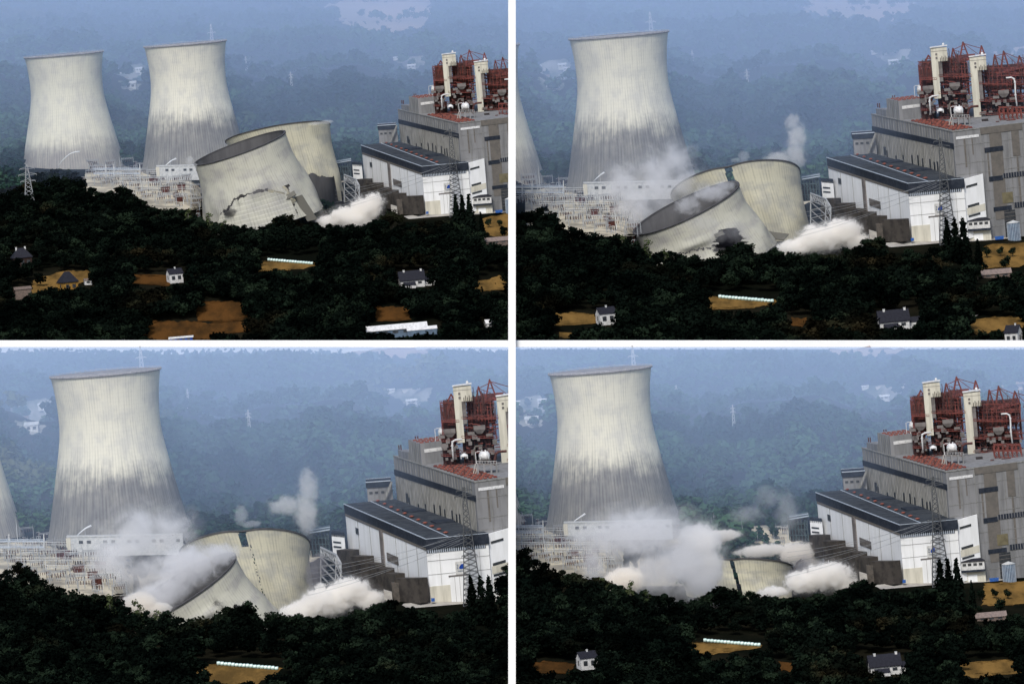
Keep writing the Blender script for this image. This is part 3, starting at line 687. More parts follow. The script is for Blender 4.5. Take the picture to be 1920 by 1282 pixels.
def lift_tower(X0, X1, Y0, Yb, hx, label, base):
    bv = g(*base); root = empty('lift_tower', '', 'tower'); w = 280
    a = g(X0, Y0, w); b = g(X1, Y0 - 2.5, w); dp = Vector((0, 26, 0)); wd = (b - a).length
    MB().slab([a, a + Vector((wd, 0, 0)), a + Vector((wd, 0, 0)) + dp, a + dp], 26).build('head_house', M['cream_wall'], root, bv)
    top = a + Vector((0, 0, -26)); H = (a - g(X0, Yb, w)).z - 26 + 12
    MB().slab([top, top + Vector((hx, 0, 0)), top + Vector((hx, 20, 0)), top + Vector((0, 20, 0))], H).build('shaft', M['cream_wall'], root, bv)
    MB().slab([top + Vector((hx + .1, 1, 0)), top + Vector((hx + 7, 1, 0)), top + Vector((hx + 7, 19, 0)), top + Vector((hx + .1, 19, 0))], H * .55).build('side_duct', M['grey_duct'], root, bv)
    mb = MB(); mb.slab([a + Vector((-1, -2, 2)), a + Vector((wd + 1, -2, 4)), a + Vector((wd + 1, 27, 4)), a + Vector((-1, 27, 2))], 1.6); mb.build('roof_edge', M['white_tank'], root, bv)
    mb = MB()
    for z in (12, 19): mb.face(a, a + Vector((wd, 0, 0)), .26, .38, z - 2, z + 2, .8)
    mb.build('window', M['grey_duct'], root, bv)
    mb = MB(); mb.face(a, a + Vector((wd, 0, 0)), 0, 1, 6, 6.6, .4); mb.build('panel_joint', M['grey_duct'], root, bv)
    mb = MB(); q = a + Vector((wd * .8, 10, 4)); mb.lathe(q, [(2, 0), (2.4, 2), (1.2, 4.2)], 8); mb.build('vent_cowl', M['white_tank'], root, bv)
    mb = MB()
    for i in range(5): q = top + Vector((wd * (.55 + .1 * i), -1, -2)); mb.bar(q, q + Vector((0, 0, 9 + (i % 2) * 3)), .5)
    mb.build('dark_pipe', M['dark_casing'], root, bv)
    spread(root, base, label, xr=(X0, X1))
lift_tower(1744, 1775, 90, 174, 12.5, 'tall cream lift tower nearer the hills on the boiler house, @', (1752, 235, 290))
lift_tower(1817, 1848, 107, 228, 13.5, 'tall cream lift tower between two red boiler frames, @', (1828, 240, 290))
def tank(cx, cy, ln, r, w, legs, base, label, axis_deg, dome=False):
    bv = g(*base); root = empty('steam_tank', '', 'tank'); c = g(cx, cy, w)
    ax = Matrix.Rotation(R(axis_deg), 3, 'Z') @ Matrix.Rotation(R(90), 3, 'Y')
    pr = [(r * .3, -ln / 2 - r * .45), (r * .75, -ln / 2 - r * .25), (r, -ln / 2), (r, 0), (r, ln / 2), (r * .75, ln / 2 + r * .25), (r * .3, ln / 2 + r * .45)]
    if dome: MB().lathe(c, [(r * 1.5, -3), (r * 1.45, -1), (r * 1.0, 1.4), (r * .3, 3.2)], 18).build('dome', M['white_tank'], root, bv, True)
    else: MB().lathe(c, pr, 20, ax).build('vessel', M['white_tank'], root, bv, True)
    mb = MB()
    for x in (-ln * .6, ln * .6):
        for y in (-r * .8, r * .8): q = c + Vector((x, y, 0)); mb.bar(q + Vector((0, 0, -legs)), q + Vector((0, 0, r * .1)), .7)
    mb.build('leg', M['pale_steel'], root, bv)
    if not dome:
        mb = MB()
        a = c + Vector((-ln * .8 - 5, -r, -r)); mb.tube([a + Vector((0, 0, -legs + r)), a + Vector((0, 0, r * 2)), a + Vector((4, 0, r * 2 + 1)), a + Vector((9, 0, r * 2 + 1))], .55, 6)
        for x in (-ln * .3, ln * .2): mb.lathe(c + Vector((x, 0, r * .9)), [(1, 0), (1, 2.5), (1.5, 2.6), (1.5, 3.2)], 8)
        mb.build('pipework', M['white_tank'], root, bv)
        MB().slab([c + Vector((sx_ * ln * .85, sy * r * 1.5, -legs * .45)) for sx_, sy in ((-1, -1), (1, -1), (1, 1), (-1, 1))], 1.2).build('deck', M['grey_duct'], root, bv)
    spread(root, base, label, xr=(cx - ln, cx + ln))
tank(1727, 167, 10, 6.2, 330, 14, (1727, 182, 330), 'white steam tank on thin legs above the penthouse, @', -25)
tank(1797, 207, 12, 7.4, 150, 12, (1797, 222, 150), 'white steam tank on its deck beside the red vents, @', -30)
tank(1763, 206, 9, 4.4, 250, 6, (1763, 214, 250), 'low white domed vessel at the foot of the first lift tower, @', 0, True)
def deck_frame():
    base = (1801, 240, 150); bv = g(*base); root = empty('tank_platform', '', 'platform'); mb = MB()
    a, b = g(1784, 220, 140), g(1818, 220, 140); d = Vector((0, 30, 0))
    mb.slab([a, b, b + d, a + d], 2.4); mb.build('deck_slab', M['grey_duct'], root, bv)
    mb = MB()
    for s in (.04, .36, .70, .97):
        p = a.lerp(b, s); MB().bar(p, p - Vector((0, 0, 26)), 1.5).build('column', M['grey_wall'], root, bv); MB().bar(p + d, p + d - Vector((0, 0, 26)), 1.2).build('column', M['grey_wall'], root, bv)
    mb = MB(); mb.bar(a + Vector((-5, 0, -24)), a + Vector((2, 0, 0)), .8); mb.bar(a + Vector((-9, 0, -24)), a + Vector((-2, 0, 0)), .8); mb.build('stair', M['concrete'], root, bv)
    mb = MB(); mb.bar(a + Vector((0, 0, 4)), b + Vector((0, 0, 4)), .3)
    for i in range(8): p = a.lerp(b, i / 7); mb.bar(p, p + Vector((0, 0, 4)), .3)
    mb.build('railing', M['pale_steel'], root, bv)
    spread(root, base, 'grey concrete platform carrying a white tank by the vents, @', xr=(1775, 1820))
deck_frame()
def pipe(pts, r, matl, base, label, w):
    bv = g(*base); root = empty('steam_pipe', '', 'pipe'); MB().tube([g(x, y, w) for x, y in pts], r, 8).build('bent_pipe', matl, root, bv, True)
    mb = MB()
    for x, y in pts[1:-1]: mb.lathe(g(x, y, w) + Vector((0, 0, -1)), [(r * 1.5, 0), (r * 1.5, 1.6)], 8)
    mb.build('flange', matl, root, bv); spread(root, base, label, xr=(min(p[0] for p in pts), max(p[0] for p in pts)))
pipe([(1745, 214), (1743, 190), (1743.5, 183), (1748, 180.5), (1760, 179)], 1.6, M['white_tank'], (1745, 212, 262), 'bent white steam pipe below the first lift tower, @', 262)
pipe([(1886, 146), (1896, 145), (1901, 147.5), (1903, 154), (1904, 178), (1907, 200)], 1.5, M['white_tank'], (1906, 200, 270), 'tall curved white pipe in front of the right boiler frame, @', 270)
pipe([(1816, 232), (1815, 212), (1817, 203), (1822, 200), (1835, 199)], 2.2, M['rust'], (1816, 230, 250), 'thick rusty pipe curling past the second lift tower, @', 250)
pipe([(1781, 214), (1780, 196), (1783, 191), (1794, 190)], 1.6, M['brown_panel'], (1781, 214, 262), 'brown bent pipe beside the steam tank, @', 262)

# ------------------------------------------------------------------ small buildings and works around the hall
def annex():
    base = (1620, 286, 480); bv = g(*base); root = empty('annex_building', '', 'building')
    a, b = g(1597, 252, 470), g(1640, 249, 470); d = Vector((0, 60, 3))
    MB().slab([a, b, b + d, a + d], 9).build('upper_storey', M['navy'], root, bv)
    lo = Vector((1.5, 2, -9)); MB().slab([a + lo, b + lo, b + lo + d, a + lo + d], 60).build('wall', M['grey_wall'], root, bv)
    for s in (.08, .30, .55): MB().face(a + lo, b + lo, s, s + .13, 7, 11, .8).build('window', M['window'], root, bv)
    MB().bar(a + Vector((0, 0, 1)), b + Vector((0, 0, 1)), .8).bar(a + d, b + d, .7).build('roof_edge', M['light_metal'], root, bv)
    mb = MB(); p = g(1642, 250, 462); mb.bar(p, g(1627, 286, 462), 1.8); mb.build('brace', M['grey_fin'], root, bv)
    spread(root, base, 'small annex with dark upper storey behind the white hall, @', xr=(1596, 1642))
annex()
def stepped_wall():
    base = (1640, 440, 60); bv = g(*base); root = empty('stepped_wall', '', 'wall'); n = 6
    tops = [((1560, 367), (1584, 378), 400), ((1584, 377), (1610, 388), 330), ((1610, 388), (1628, 395), 250), ((1628, 395), (1646, 404), 180), ((1646, 403), (1664, 412), 110), ((1662, 411), (1703, 418), 40)]
    for i, ((x0, y0), (x1, y1), w) in enumerate(tops):
        a, b = g(x0, y0, w), g(x1, y1, w - 50); b.z = a.z; off = Vector((-16, -14, 0))
        MB().slab([a + off, b + off, b, a], 42).build('wall_step', M['dark_stone'], root, bv)
    a, b = g(1641, 420, 20), g(1703, 418, 10); d = Vector((0, 26, 0)); MB().slab([a, b, b + d, a + d], 40).build('front_face', M['brown_stone'], root, bv)
    MB().face(a, b, .22, .32, 14, 18, .8).build('warning_sign', M['yellow'], root, bv)
    a, b = g(1628, 432, 0), g(1642, 436, 0); MB().slab([a, b, b + d, a + d], 16).build('low_wall', M['concrete'], root, bv)
    spread(root, base, 'dark stepped wall descending along the white hall, @', xr=(1556, 1704))
stepped_wall()
def gatehouse():
    base = (1836, 452, 10); bv = g(*base); root = empty('gatehouse', '', 'building')
    a, b = g(1814, 415, 20), g(1856, 412, 20); d = Vector((0, 30, 0)); MB().slab([a, b, b + d, a + d], 15).build('upper_wall', M['house_white'], root, bv)
    for s in (.06, .28, .52, .76): MB().face(a, b, s, s + .15, 3, 7.5, .6).build('window', M['window'], root, bv)
    u = Vector((0, 0, 5)); MB().hexa([a + Vector((-1, -2, 0)), b + Vector((2, -2, 0)), b + d + Vector((2, 2, 0)), a + d + Vector((-1, 2, 0))], [a + u + Vector((6, 12, 0)), b + u + Vector((-6, 12, 0)), b + u + Vector((-6, 18, 0)), a + u + Vector((6, 18, 0))]).build('roof', M['slate'], root, bv)
    MB().face(a, b, -.02, 1.02, 15, 19, 2).build('canopy', M['navy'], root, bv)
    a2, b2 = g(1818, 431, 26), g(1858, 428, 26); lw = MB().slab([a2, b2, b2 + d, a2 + d], 34).build('lower_wall', M['cream_wall'], root, bv)
    MB().face(a2, b2, .2, .62, 8, 26, .6).build('garage_door', M['white_wall'], root, bv)
    spread(root, base, 'small white gatehouse with a row of windows by the conifers, @', xr=(1812, 1860))
gatehouse()
def silo():
    base = (1902, 448, 30); bv = g(*base); root = empty('silo', '', 'silo'); c = g(*base) - Vector((0, 0, 4))
    MB().lathe(c, [(12, 0), (12, 34)], 24).build('body', M['bluegrey'], root, bv); MB().lathe(c + Vector((0, 0, 34.1)), [(12.6, 0), (12.6, 1), (1, 5)], 24).build('roof', M['pale_steel'], root, bv)
    mb = MB()
    for j in range(24): t = j * math.pi / 12; mb.bar(c + Vector((12 * math.cos(t), 12 * math.sin(t), 0)), c + Vector((12 * math.cos(t), 12 * math.sin(t), 34)), .3)
    mb.build('rib', M['light_metal'], root, bv)
    spread(root, base, 'blue grey metal silo at the right end of the boiler house, @', xr=(1890, 1914))
silo()
def skip(base, ln, h, label):
    bv = g(*base); root = empty('container', '', 'container'); c = g(*base)
    MB().hexa([c + Vector((x * ln * .46, y * 4, 0)) for x, y in ((-1, -1), (1, -1), (1, 1), (-1, 1))], [c + Vector((x * ln * .5, y * 4.5, h)) for x, y in ((-1, -1), (1, -1), (1, 1), (-1, 1))]).build('tub', M['blue'], root, bv)
    mb = MB()
    for x in np.linspace(-.44, .44, 5): mb.box(c + Vector((x * ln, -4.5, .5)), .6, .8, h)
    mb.build('stiffener', M['blue'], root, bv); spread(root, base, label, xr=(base[0] - ln / 2, base[0] + ln / 2))
skip((1711, 452, -12), 6, 5.6, 'small blue container on the road before the white hall, @')
skip((1874, 449, 8), 17, 6, 'long blue skip beside the dark open door, @')
def back_building():
    base = (1546, 364, 420); bv = g(*base); root = empty('workshop_building', '', 'building'); a, b = g(1540, 339, 420), g(1562, 341, 400); d = Vector((0, 30, 0))
    MB().slab([a, b, b + d, a + d], 34).build('wall', M['white_wall'], root, bv); MB().slab([q + Vector((0, 0, 5)) for q in (a, b, b + d, a + d)], 8).build('fascia', M['navy'], root, bv)
    for z in (11, 19): MB().face(a, b, .1, .7, z, z + 3, .7).build('window', M['window'], root, bv)
    spread(root, base, 'small pale workshop tucked left of the white hall, @', xr=(1539, 1563))
back_building()
def steel_shed():
    base = (1520, 372, 460); bv = g(*base); root = empty('steel_shed', '', 'shed'); mb = MB(); lattice(mb, 1504, 1538, 334, 376, 450, 500, 6, 4, .7); mb.build('frame', M['green_steel'], root, bv)
    mb = MB(); a, b = g(1503, 337, 445), g(1538, 331, 445); d = Vector((0, 50, 6)); mb.slab([a, b, b + d, a + d], 1.5); mb.build('roof', M['green_steel'], root, bv)
    mb = MB(); mb.bar(a + Vector((0, 0, 1)), b + Vector((0, 0, 1)), .8); mb.bar(a + d * .5 + Vector((0, 0, 1)), b + d * .5 + Vector((0, 0, 1)), .7); mb.build('roof_edge', M['light_metal'], root, bv)
    MB().box(g(1520, 376, 480), 28, 30, 30).build('dark_core', M['dark_casing'], root, bv)
    spread(root, base, 'dark green steel shed behind the falling towers, @', xr=(1503, 1540))
steel_shed()
def lattice_gate():
    base = (1540, 428, 250); bv = g(*base); root = empty('steel_gantry', '', 'gantry'); mb = MB()
    P1 = [g(1521, 362, 300), g(1549, 374, 220), g(1557, 388, 200)]; Bo = [g(1521, 425, 300), g(1546, 432, 220), g(1556, 428, 200)]
    off = Vector((0, 26, 0))
    for o_ in (Vector(), off):
        for p, q in zip(P1, Bo): mb.bar(p + o_, q + o_, .9)
        for a, b in zip(P1, P1[1:]):
            mb.bar(a + o_, b + o_, 1.0); dn = Vector((0, 0, -14)); mb.bar(a + dn + o_, b + dn + o_, .8)
            for i in range(7): mb.bar(a.lerp(b, i / 7) + o_, a.lerp(b, (i + .5) / 7) + dn + o_, .6); mb.bar(a.lerp(b, (i + .5) / 7) + dn + o_, a.lerp(b, (i + 1) / 7) + o_, .6)
        for i in range(2):
            for j in range(4):
                p = P1[i].lerp(Bo[i], j / 4) + o_; q = P1[i + 1].lerp(Bo[i + 1], (j + 1) / 4) + o_; mb.bar(p, q, .55); mb.bar(P1[i].lerp(Bo[i], (j + 1) / 4) + o_, P1[i + 1].lerp(Bo[i + 1], j / 4) + o_, .55)
    for p in P1:
        mb.bar(p, p + off, .8)
    mb.build('lattice_frame', M['steel'], root, bv); spread(root, base, 'pale steel lattice gantry beside the falling towers, @', takes=(1, 2, 3), xr=(1518, 1558))
    return root
lattice_gate()

# ------------------------------------------------------------------ pylons and wires
def pylon(base, H, bw, tw, arms, label, matl, takes=(1, 2, 3, 4), r=.6, name='pylon'):
    bv = g(*base); root = empty(name, '', 'pylon'); c = g(*base); mb = MB(); n = max(6, int(H / 9))
    def cor(q):
        k_ = tw + (bw - tw) * max(0, 1 - q / .72) ** 1.15 if q < .72 else tw * (1 - .75 * (q - .72) / .28); return [c + Vector((a * k_ / 2, b * k_ / 2, H * q)) for a, b in ((-1, -1), (1, -1), (1, 1), (-1, 1))]
    qs = np.linspace(0, 1, n + 1)
    for q0, q1 in zip(qs, qs[1:]):
        a, b = cor(q0), cor(q1)
        for i in range(4): mb.bar(a[i], b[i], r); mb.bar(a[i], b[(i + 1) % 4], r * .55); mb.bar(a[(i + 1) % 4], b[i], r * .55)
    mb.build('mast', matl, root, bv)
    for q, L in arms:
        mb = MB(); p = c + Vector((0, 0, H * q))
        for s in (-1, 1):
            e = p + Vector((s * L, 0, 0)); mb.bar(p + Vector((0, 0, L * .28)), e, r * .6); mb.bar(p + Vector((0, -1, -.5)), e, r * .7); mb.bar(e, e + Vector((0, 0, -3.2)), r * .5)
        mb.build('cross_arm', matl, root, bv)
    return spread(root, base, label, takes=takes, xr=(base[0] - 15, base[0] + 15))
pylon((1779, 458, -25), 200, 34, 11, [(.42, 13), (.60, 16), (.92, 17), (.97, 13)], 'tall dark lattice pylon standing before the white hall, @', M['dark_steel'], r=.75)
pylon((1226, 118, 3350), 108, 15, 6, [(.40, 11), (.60, 11), (.80, 10)], 'pale pylon on the far hill above the tower rim, @', M['pale_steel'], r=.8)
pylon((1403, 172, 2150), 46, 6, 3, [(.70, 5), (.85, 5)], 'small faint pylon among trees of the far hill, @', M['pale_steel'], r=.45)
pylon((1300, 128, 3000), 38, 5, 2.4, [(.8, 3)], 'thin faint mast in the woods right of the intact tower, @', M['pale_steel'], r=.35)
pylon((806, 424, 130), 86, 22, 9, [(.55, 17), (.72, 21), (.88, 17)], 'wide grey pylon among trees at the left edge, @', M['steel'], takes=(1,), r=.6)
for X, Y, h in ((1100, 353, 40), (1113, 353, 32)): pylon((X, Y - 250, 3350), h, 2.2, 1.4, [], 'bare thin mast on the wooded hill beyond the tower, @', M['pale_steel'], takes=(1, 2), r=.3, name='mast') if X == 1100 else None
def wires():
    base = (1690, 404, -20); bv = g(*base); root = empty('power_line', '', 'power line')
    for i in range(6):
        a = g(1768 - (i % 2) * 12, 338 + 6 * (i // 2), -25); b = g(1500, 398 + 9 * i, 60); pts = []
        for s in np.linspace(0, 1, 12): p = a.lerp(b, s); p.z -= 14 * 4 * s * (1 - s) * .5; pts.append(p)
        MB().tube(pts, .22, 4).build('wire', M['steel'], root, bv)
    spread(root, base, 'thin power wires sagging across the white hall front, @', xr=(1500, 1770))
wires()

# ------------------------------------------------------------------ switchyard
def gantry_proto():
    root = empty('switchyard_gantry', '', 'gantry'); W, H = 26, 20
    for x in (0, W):
        mb = MB()
        for dx, dy in ((-.6, -.6), (.6, .6)): mb.bar((x + dx, dy, -3), (x + dx * .5, dy * .5, H), .26)
        for z in range(0, H, 4): mb.bar((x - .6, 0, z), (x + .6, 0, z + 4), .2)
        mb.bar((x, 0, H), (x, 0, H + 6), .24, .1); mb.build('post', M['steel'], root)
    mb = MB(); mb.bar((0, 0, H), (W, 0, H), .4); mb.bar((0, 0, H - 2.4), (W, 0, H - 2.4), .3)
    for i in range(8): mb.bar((W * i / 8, 0, H - 2.4), (W * (i + .5) / 8, 0, H), .18); mb.bar((W * (i + .5) / 8, 0, H), (W * (i + 1) / 8, 0, H - 2.4), .18)
    mb.build('beam', M['steel'], root)
    mb = MB()
    for i in range(1, 6): mb.lathe((W * i / 6, 0, H - 9), [(.3, 0), (.75, .6), (.4, 1.4), (.75, 2.2), (.4, 3), (.75, 3.8), (.3, 6)], 6)
    mb.build('insulator', M['rust'], root); return root
def breaker_proto():
    root = empty('insulator_stand', '', 'insulator stand'); mb = MB()
    for x in (-4, 0, 4): mb.bar((x, 0, -3), (x, 0, 6), .45)
    mb.bar((-5, 0, 6), (5, 0, 6), .6); mb.build('frame', M['steel'], root)
    for x in (-4, 0, 4): MB().lathe((x, 0, 6.6), [(.8, 0), (.55, .5), (.9, 1.2), (.55, 2), (.9, 2.8), (.55, 3.6), (.9, 4.4), (.5, 5.2), (.9, 5.6), (.2, 6.4)], 7).build('insulator', M['dark_casing'] if x else M['rust'], root)
    MB().tube([(-4, 0, 13), (0, 0, 14.2), (4, 0, 13)], .3, 5).build('busbar', M['pale_steel'], root); return root
def transformer_proto():
    root = empty('transformer', '', 'transformer'); mb = MB(); mb.box((0, 0, -2), 16, 11, 13); mb.build('tank', M['red_brick'], root)
    mb = MB(); mb.box((0, 0, 11.1), 17.5, 12.5, 1.2); mb.build('lid', M['rust'], root)
    mb = MB()
    for x in np.linspace(-7, 7, 8): mb.box((x, -6.2, 0), .9, 1.3, 9)
    mb.build('cooling_fin', M['red_brick'], root)
    for x in (-4, 0, 4): MB().lathe((x, 0, 12.3), [(1.1, 0), (.7, 1), (1.1, 2), (.7, 3), (1.1, 4), (.4, 5.5)], 7).build('bushing', M['dark_casing'], root)
    return root
def mast_proto():
    root = empty('lightning_mast', '', 'mast'); mb = MB(); mb.bar((0, 0, -3), (0, 0, 42), .75, .35); mb.build('pole', M['pale_steel'], root)
    MB().bar((0, 0, 42), (0, 0, 52), .3, .08).build('spike', M['pale_steel'], root); return root
protos = {'g': gantry_proto(), 'b': breaker_proto(), 't': transformer_proto(), 'm': mast_proto()}
used = set(); yr = random.Random(21)
LBL = {'g': ('grey steel gantry with hanging insulators in the switchyard, @', 'gantries of the switchyard'), 'b': ('three dark insulators on a low stand in the switchyard, @', 'insulator stands of the switchyard'),
       't': ('red brown transformer with cooling fins in the switchyard, @', 'transformers of the switchyard'), 'm': ('pale spiked mast rising above the switchyard, @', 'masts of the switchyard')}
yard_items = []
for Y in np.arange(349, 446, 7.5):
    for X in np.arange(935, 1215, 17.0):
        k_ = yr.random(); X_ = X + yr.uniform(-7, 7); Y_ = Y + yr.uniform(-3, 3)
        if X_ > 1150 + (Y_ - 349) * .6 or Y_ > 395 + (X_ - 935) * .24: continue
        if k_ < .34: yard_items.append(('g', X_, Y_))
        elif k_ < .72: yard_items.append(('b', X_, Y_))
        elif k_ < .75: yard_items.append(('m', X_, Y_))
for X_, Y_ in ((1086, 378), (1115, 403), (1139, 414), (1146, 424), (1092, 380), (1152, 398), (1112, 372)): yard_items.append(('t', X_, Y_))
far_items = [('g' if yr.random() < .5 else 'b', yr.uniform(1215, 1500), yr.uniform(350, 384)) for _ in range(34)] + [('m', 1420, 366), ('m', 1478, 372), ('m', 1502, 370), ('m', 1365, 362)]
for k in (1, 2, 3, 4):
    t = T[k]
    for kind, X_, Y_ in yard_items + (far_items if k == 4 else []):
        x, y = t.px(X_, Y_); xw = t.px(X_ + (26 if kind == 'g' else 8), 0)[0]; xa = t.px(X_ - 8, 0)[0]
        if k in (1, 3) and not (x > 2 and x < 940) or k in (2, 4) and not (xa > 962): continue
        w = gw(Y_); o = protos[kind] if kind not in used else copy_tree(protos[kind]); used.add(kind)
        o.location = t.P(X_, float(gy(X_, w)), w); s = t.S * yr.uniform(.75, 1.15); o.scale = (s,) * 3; o.rotation_euler = (0, 0, yr.uniform(-.25, .25))
        o['label'] = LBL[kind][0].replace('@', t.name); o['group'] = LBL[kind][1] + ', ' + t.name
def yard_house():
    base = (1180, 372, 535); bv = g(*base); root = empty('control_building', '', 'building'); a, b = g(1093, 343, 540), g(1292, 339, 525); d = Vector((0, 26, 0))
    MB().slab([a, b, b + d, a + d], 34).build('wall', M['pale_steel'], root, bv); MB().slab([q + Vector((0, 0, 1.4)) for q in (a + Vector((-1, -1, 0)), b + Vector((1, -1, 0)), b + d, a + d)], 2.2).build('roof', M['pale_steel'], root, bv)
    for i in range(14): MB().face(a, b, .03 + i * .07, .065 + i * .07, 7, 12, .7).build('window', M['window'] if i % 3 else M['pale_steel'], root, bv)
    MB().face(a, b, -.01, .03, 2, 24, 1.2).build('end_pier', M['cream_wall'], root, bv)
    spread(root, base, 'long low white control building at the foot of the intact tower, @', xr=(1093, 1294))
yard_house()
def beam_gantry():
    base = (1020, 372, 520); bv = g(*base); root = empty('busbar_gantry', '', 'gantry'); mb = MB()
    for x in (978, 997, 1057): mb.bar(g(x, 388, 520), g(x, 338, 520), .9); mb.bar(g(x + 3, 388, 530), g(x + 1, 345, 530), .6)
    mb.build('post', M['pale_steel'], root, bv)
    for y in (350, 361): MB().bar(g(950, y, 520), g(1058, y, 520), 1.0).bar(g(950, y - 2.6, 520), g(1058, y - 2.6, 520), .6).build('beam', M['light_metal'], root, bv)
    spread(root, base, 'wide pale busbar gantry left of the control building, @', xr=(950, 1060))
beam_gantry()
def busbars(i, X0, X1, Y):
    w = gw(Y); base = ((X0 + X1) / 2, Y, w); bv = g(*base); root = empty('busbar_line', '', 'busbar'); r_ = random.Random(i)
    a, b = g(X0, Y, w), g(X1, Y, w)
    for z in (15, 19): MB().bar(a + Vector((0, 0, z)), b + Vector((0, 0, z)), .45).build('conductor', M['pale_steel'], root, bv)
    n = int((X1 - X0) / 13)
    for j in range(n + 1):
        p = a.lerp(b, j / n); h = 19 + r_.choice([0, 0, 4, 9]); MB().bar(p - Vector((0, 0, 3)), p + Vector((0, 0, h)), .42, .25).build('post', M['steel'], root, bv)
        if j % 2: MB().lathe(p + Vector((3, 0, 15)), [(.3, -6), (.8, -5), (.5, -4), (.8, -3), (.5, -2), (.8, -1), (.3, 0)], 6).build('insulator', M['dark_casing'], root, bv)
    return spread(root, base, 'long pale busbar on a row of posts, %s of the switchyard, @' % ('nearest row', 'second row', 'third row', 'fourth row', 'farthest row')[i], xr=(X0, X1))
for i, (X0, X1, Y) in enumerate(((1110, 1188, 424), (1060, 1180, 410), (1010, 1172, 397), (966, 1162, 384), (955, 1158, 371))): busbars(i, X0, X1, Y)
MATJ, jnt, jb = nmat('water_spray')
jb.inputs['Base Color'].default_value = (.85, .88, .9, 1); jb.inputs['Alpha'].default_value = .55; jb.inputs['Roughness'].default_value = .6
def jet(k, pts, w, label):
    t = T[k]; b0 = (*t.ref(*pts[0]), w); bv = g(*b0); root = empty('water_jet', label, 'water jet')
    MB().tube([g(*t.ref(x, y), w) for x, y in pts], [.5 + 1.3 * i / (len(pts) - 1) for i in range(len(pts))], 6).build('spray', MATJ, root, bv, True)
    MB().lathe(bv - Vector((0, 0, 6)), [(1, 0), (1, 5), (.6, 6)], 8).build('nozzle', M['steel'], root, bv); place(root, t, b0)
jet(1, [(109, 311), (116, 302), (124, 294), (132, 288), (141, 285), (150, 284)], 700, 'thin white water jet arching before the farthest intact tower, upper left view')
jet(1, [(305, 316), (313, 308), (322, 301), (331, 297)], 560, 'short white water jet at the second intact tower, upper left view')
jet(2, [(1113, 340), (1120, 333), (1127, 327), (1134, 323)], 560, 'thin white water jet at the foot of the intact tower, upper right view')
jet(3, [(141, 1007), (150, 998), (160, 990), (172, 984)], 560, 'thin white water jet at the foot of the intact tower, lower left view')
jet(4, [(1072, 981), (1080, 974), (1089, 968), (1098, 962)], 560, 'thin white water jet at the foot of the intact tower, lower right view')

# ------------------------------------------------------------------ fields, roads and yards (sheets lying on the ground)
KEEP = {1: [], 2: [], 3: [], 4: []}           # picture boxes in which no crown may stand
def field(k, poly, matl='straw', label='dry golden field between dark woods', keep=True):
    ground_patch(k, poly, 'field', M[matl], label)
    if keep:
        x0, x1, y0, y1 = min(p[0] for p in poly), max(p[0] for p in poly), min(p[1] for p in poly), max(p[1] for p in poly)
        KEEP[k].append((x0 + .2 * (x1 - x0), x1 - .2 * (x1 - x0), y0 + 2, y0 + .62 * (y1 - y0)))
field(1, [(365, 566), (468, 565), (470, 598), (430, 604), (370, 602)], 'straw_dim')
field(1, [(255, 606), (300, 602), (385, 603), (412, 622), (400, 638), (262, 640)], 'straw_dim')
field(1, [(385, 606), (440, 602), (470, 606), (470, 622), (420, 626)], 'straw_dim')
field(1, [(248, 514), (330, 519), (318, 538), (250, 532)], 'straw_dim'); field(1, [(60, 526), (118, 509), (192, 508), (186, 522), (112, 541), (60, 550)], 'straw')
field(1, [(472, 490), (588, 492), (597, 497), (560, 506), (472, 508)], 'straw'); field(1, [(705, 575), (765, 575), (770, 600), (705, 604)], 'straw_dim')
field(1, [(888, 531), (940, 517), (956, 517), (956, 541), (890, 549)], 'straw'); field(1, [(905, 409), (956, 400), (956, 446), (912, 441)], 'straw')
field(2, [(1312, 557), (1450, 561), (1459, 568), (1420, 577), (1312, 582)]); field(2, [(1040, 587), (1112, 588), (1122, 606), (1040, 612)])
field(2, [(1812, 602), (1870, 594), (1925, 594), (1925, 613), (1830, 629)]); field(2, [(1846, 460), (1925, 456), (1925, 500), (1838, 504)])
field(2, [(1048, 624), (1072, 622), (1066, 634), (1046, 634)]); field(2, [(1784, 480), (1806, 478), (1806, 488), (1786, 490)])
ground_patch(2, [(1755, 619), (1824, 591), (1836, 591), (1768, 623)], 'path', M['concrete'], 'pale path crossing the golden field', lift=.8, step=3, rough=.2)
field(2, [(1482, 596), (1512, 596), (1508, 612), (1486, 612)], 'straw_dim')
field(3, [(368, 1246), (445, 1244), (530, 1252), (520, 1262), (478, 1284), (368, 1284)]); field(3, [(892, 1155), (914, 1153), (914, 1168), (892, 1170)])
field(4, [(1283, 1203), (1430, 1207), (1428, 1214), (1320, 1228), (1283, 1222)]); field(4, [(1000, 1240), (1078, 1241), (1072, 1264), (1000, 1262)], 'straw_dim')
field(4, [(1795, 1247), (1850, 1238), (1925, 1237), (1925, 1259), (1818, 1272)]); field(4, [(1846, 1096), (1925, 1090), (1925, 1132), (1842, 1136)])
field(4, [(1462, 1240), (1490, 1242), (1486, 1258), (1466, 1258)], 'straw_dim')
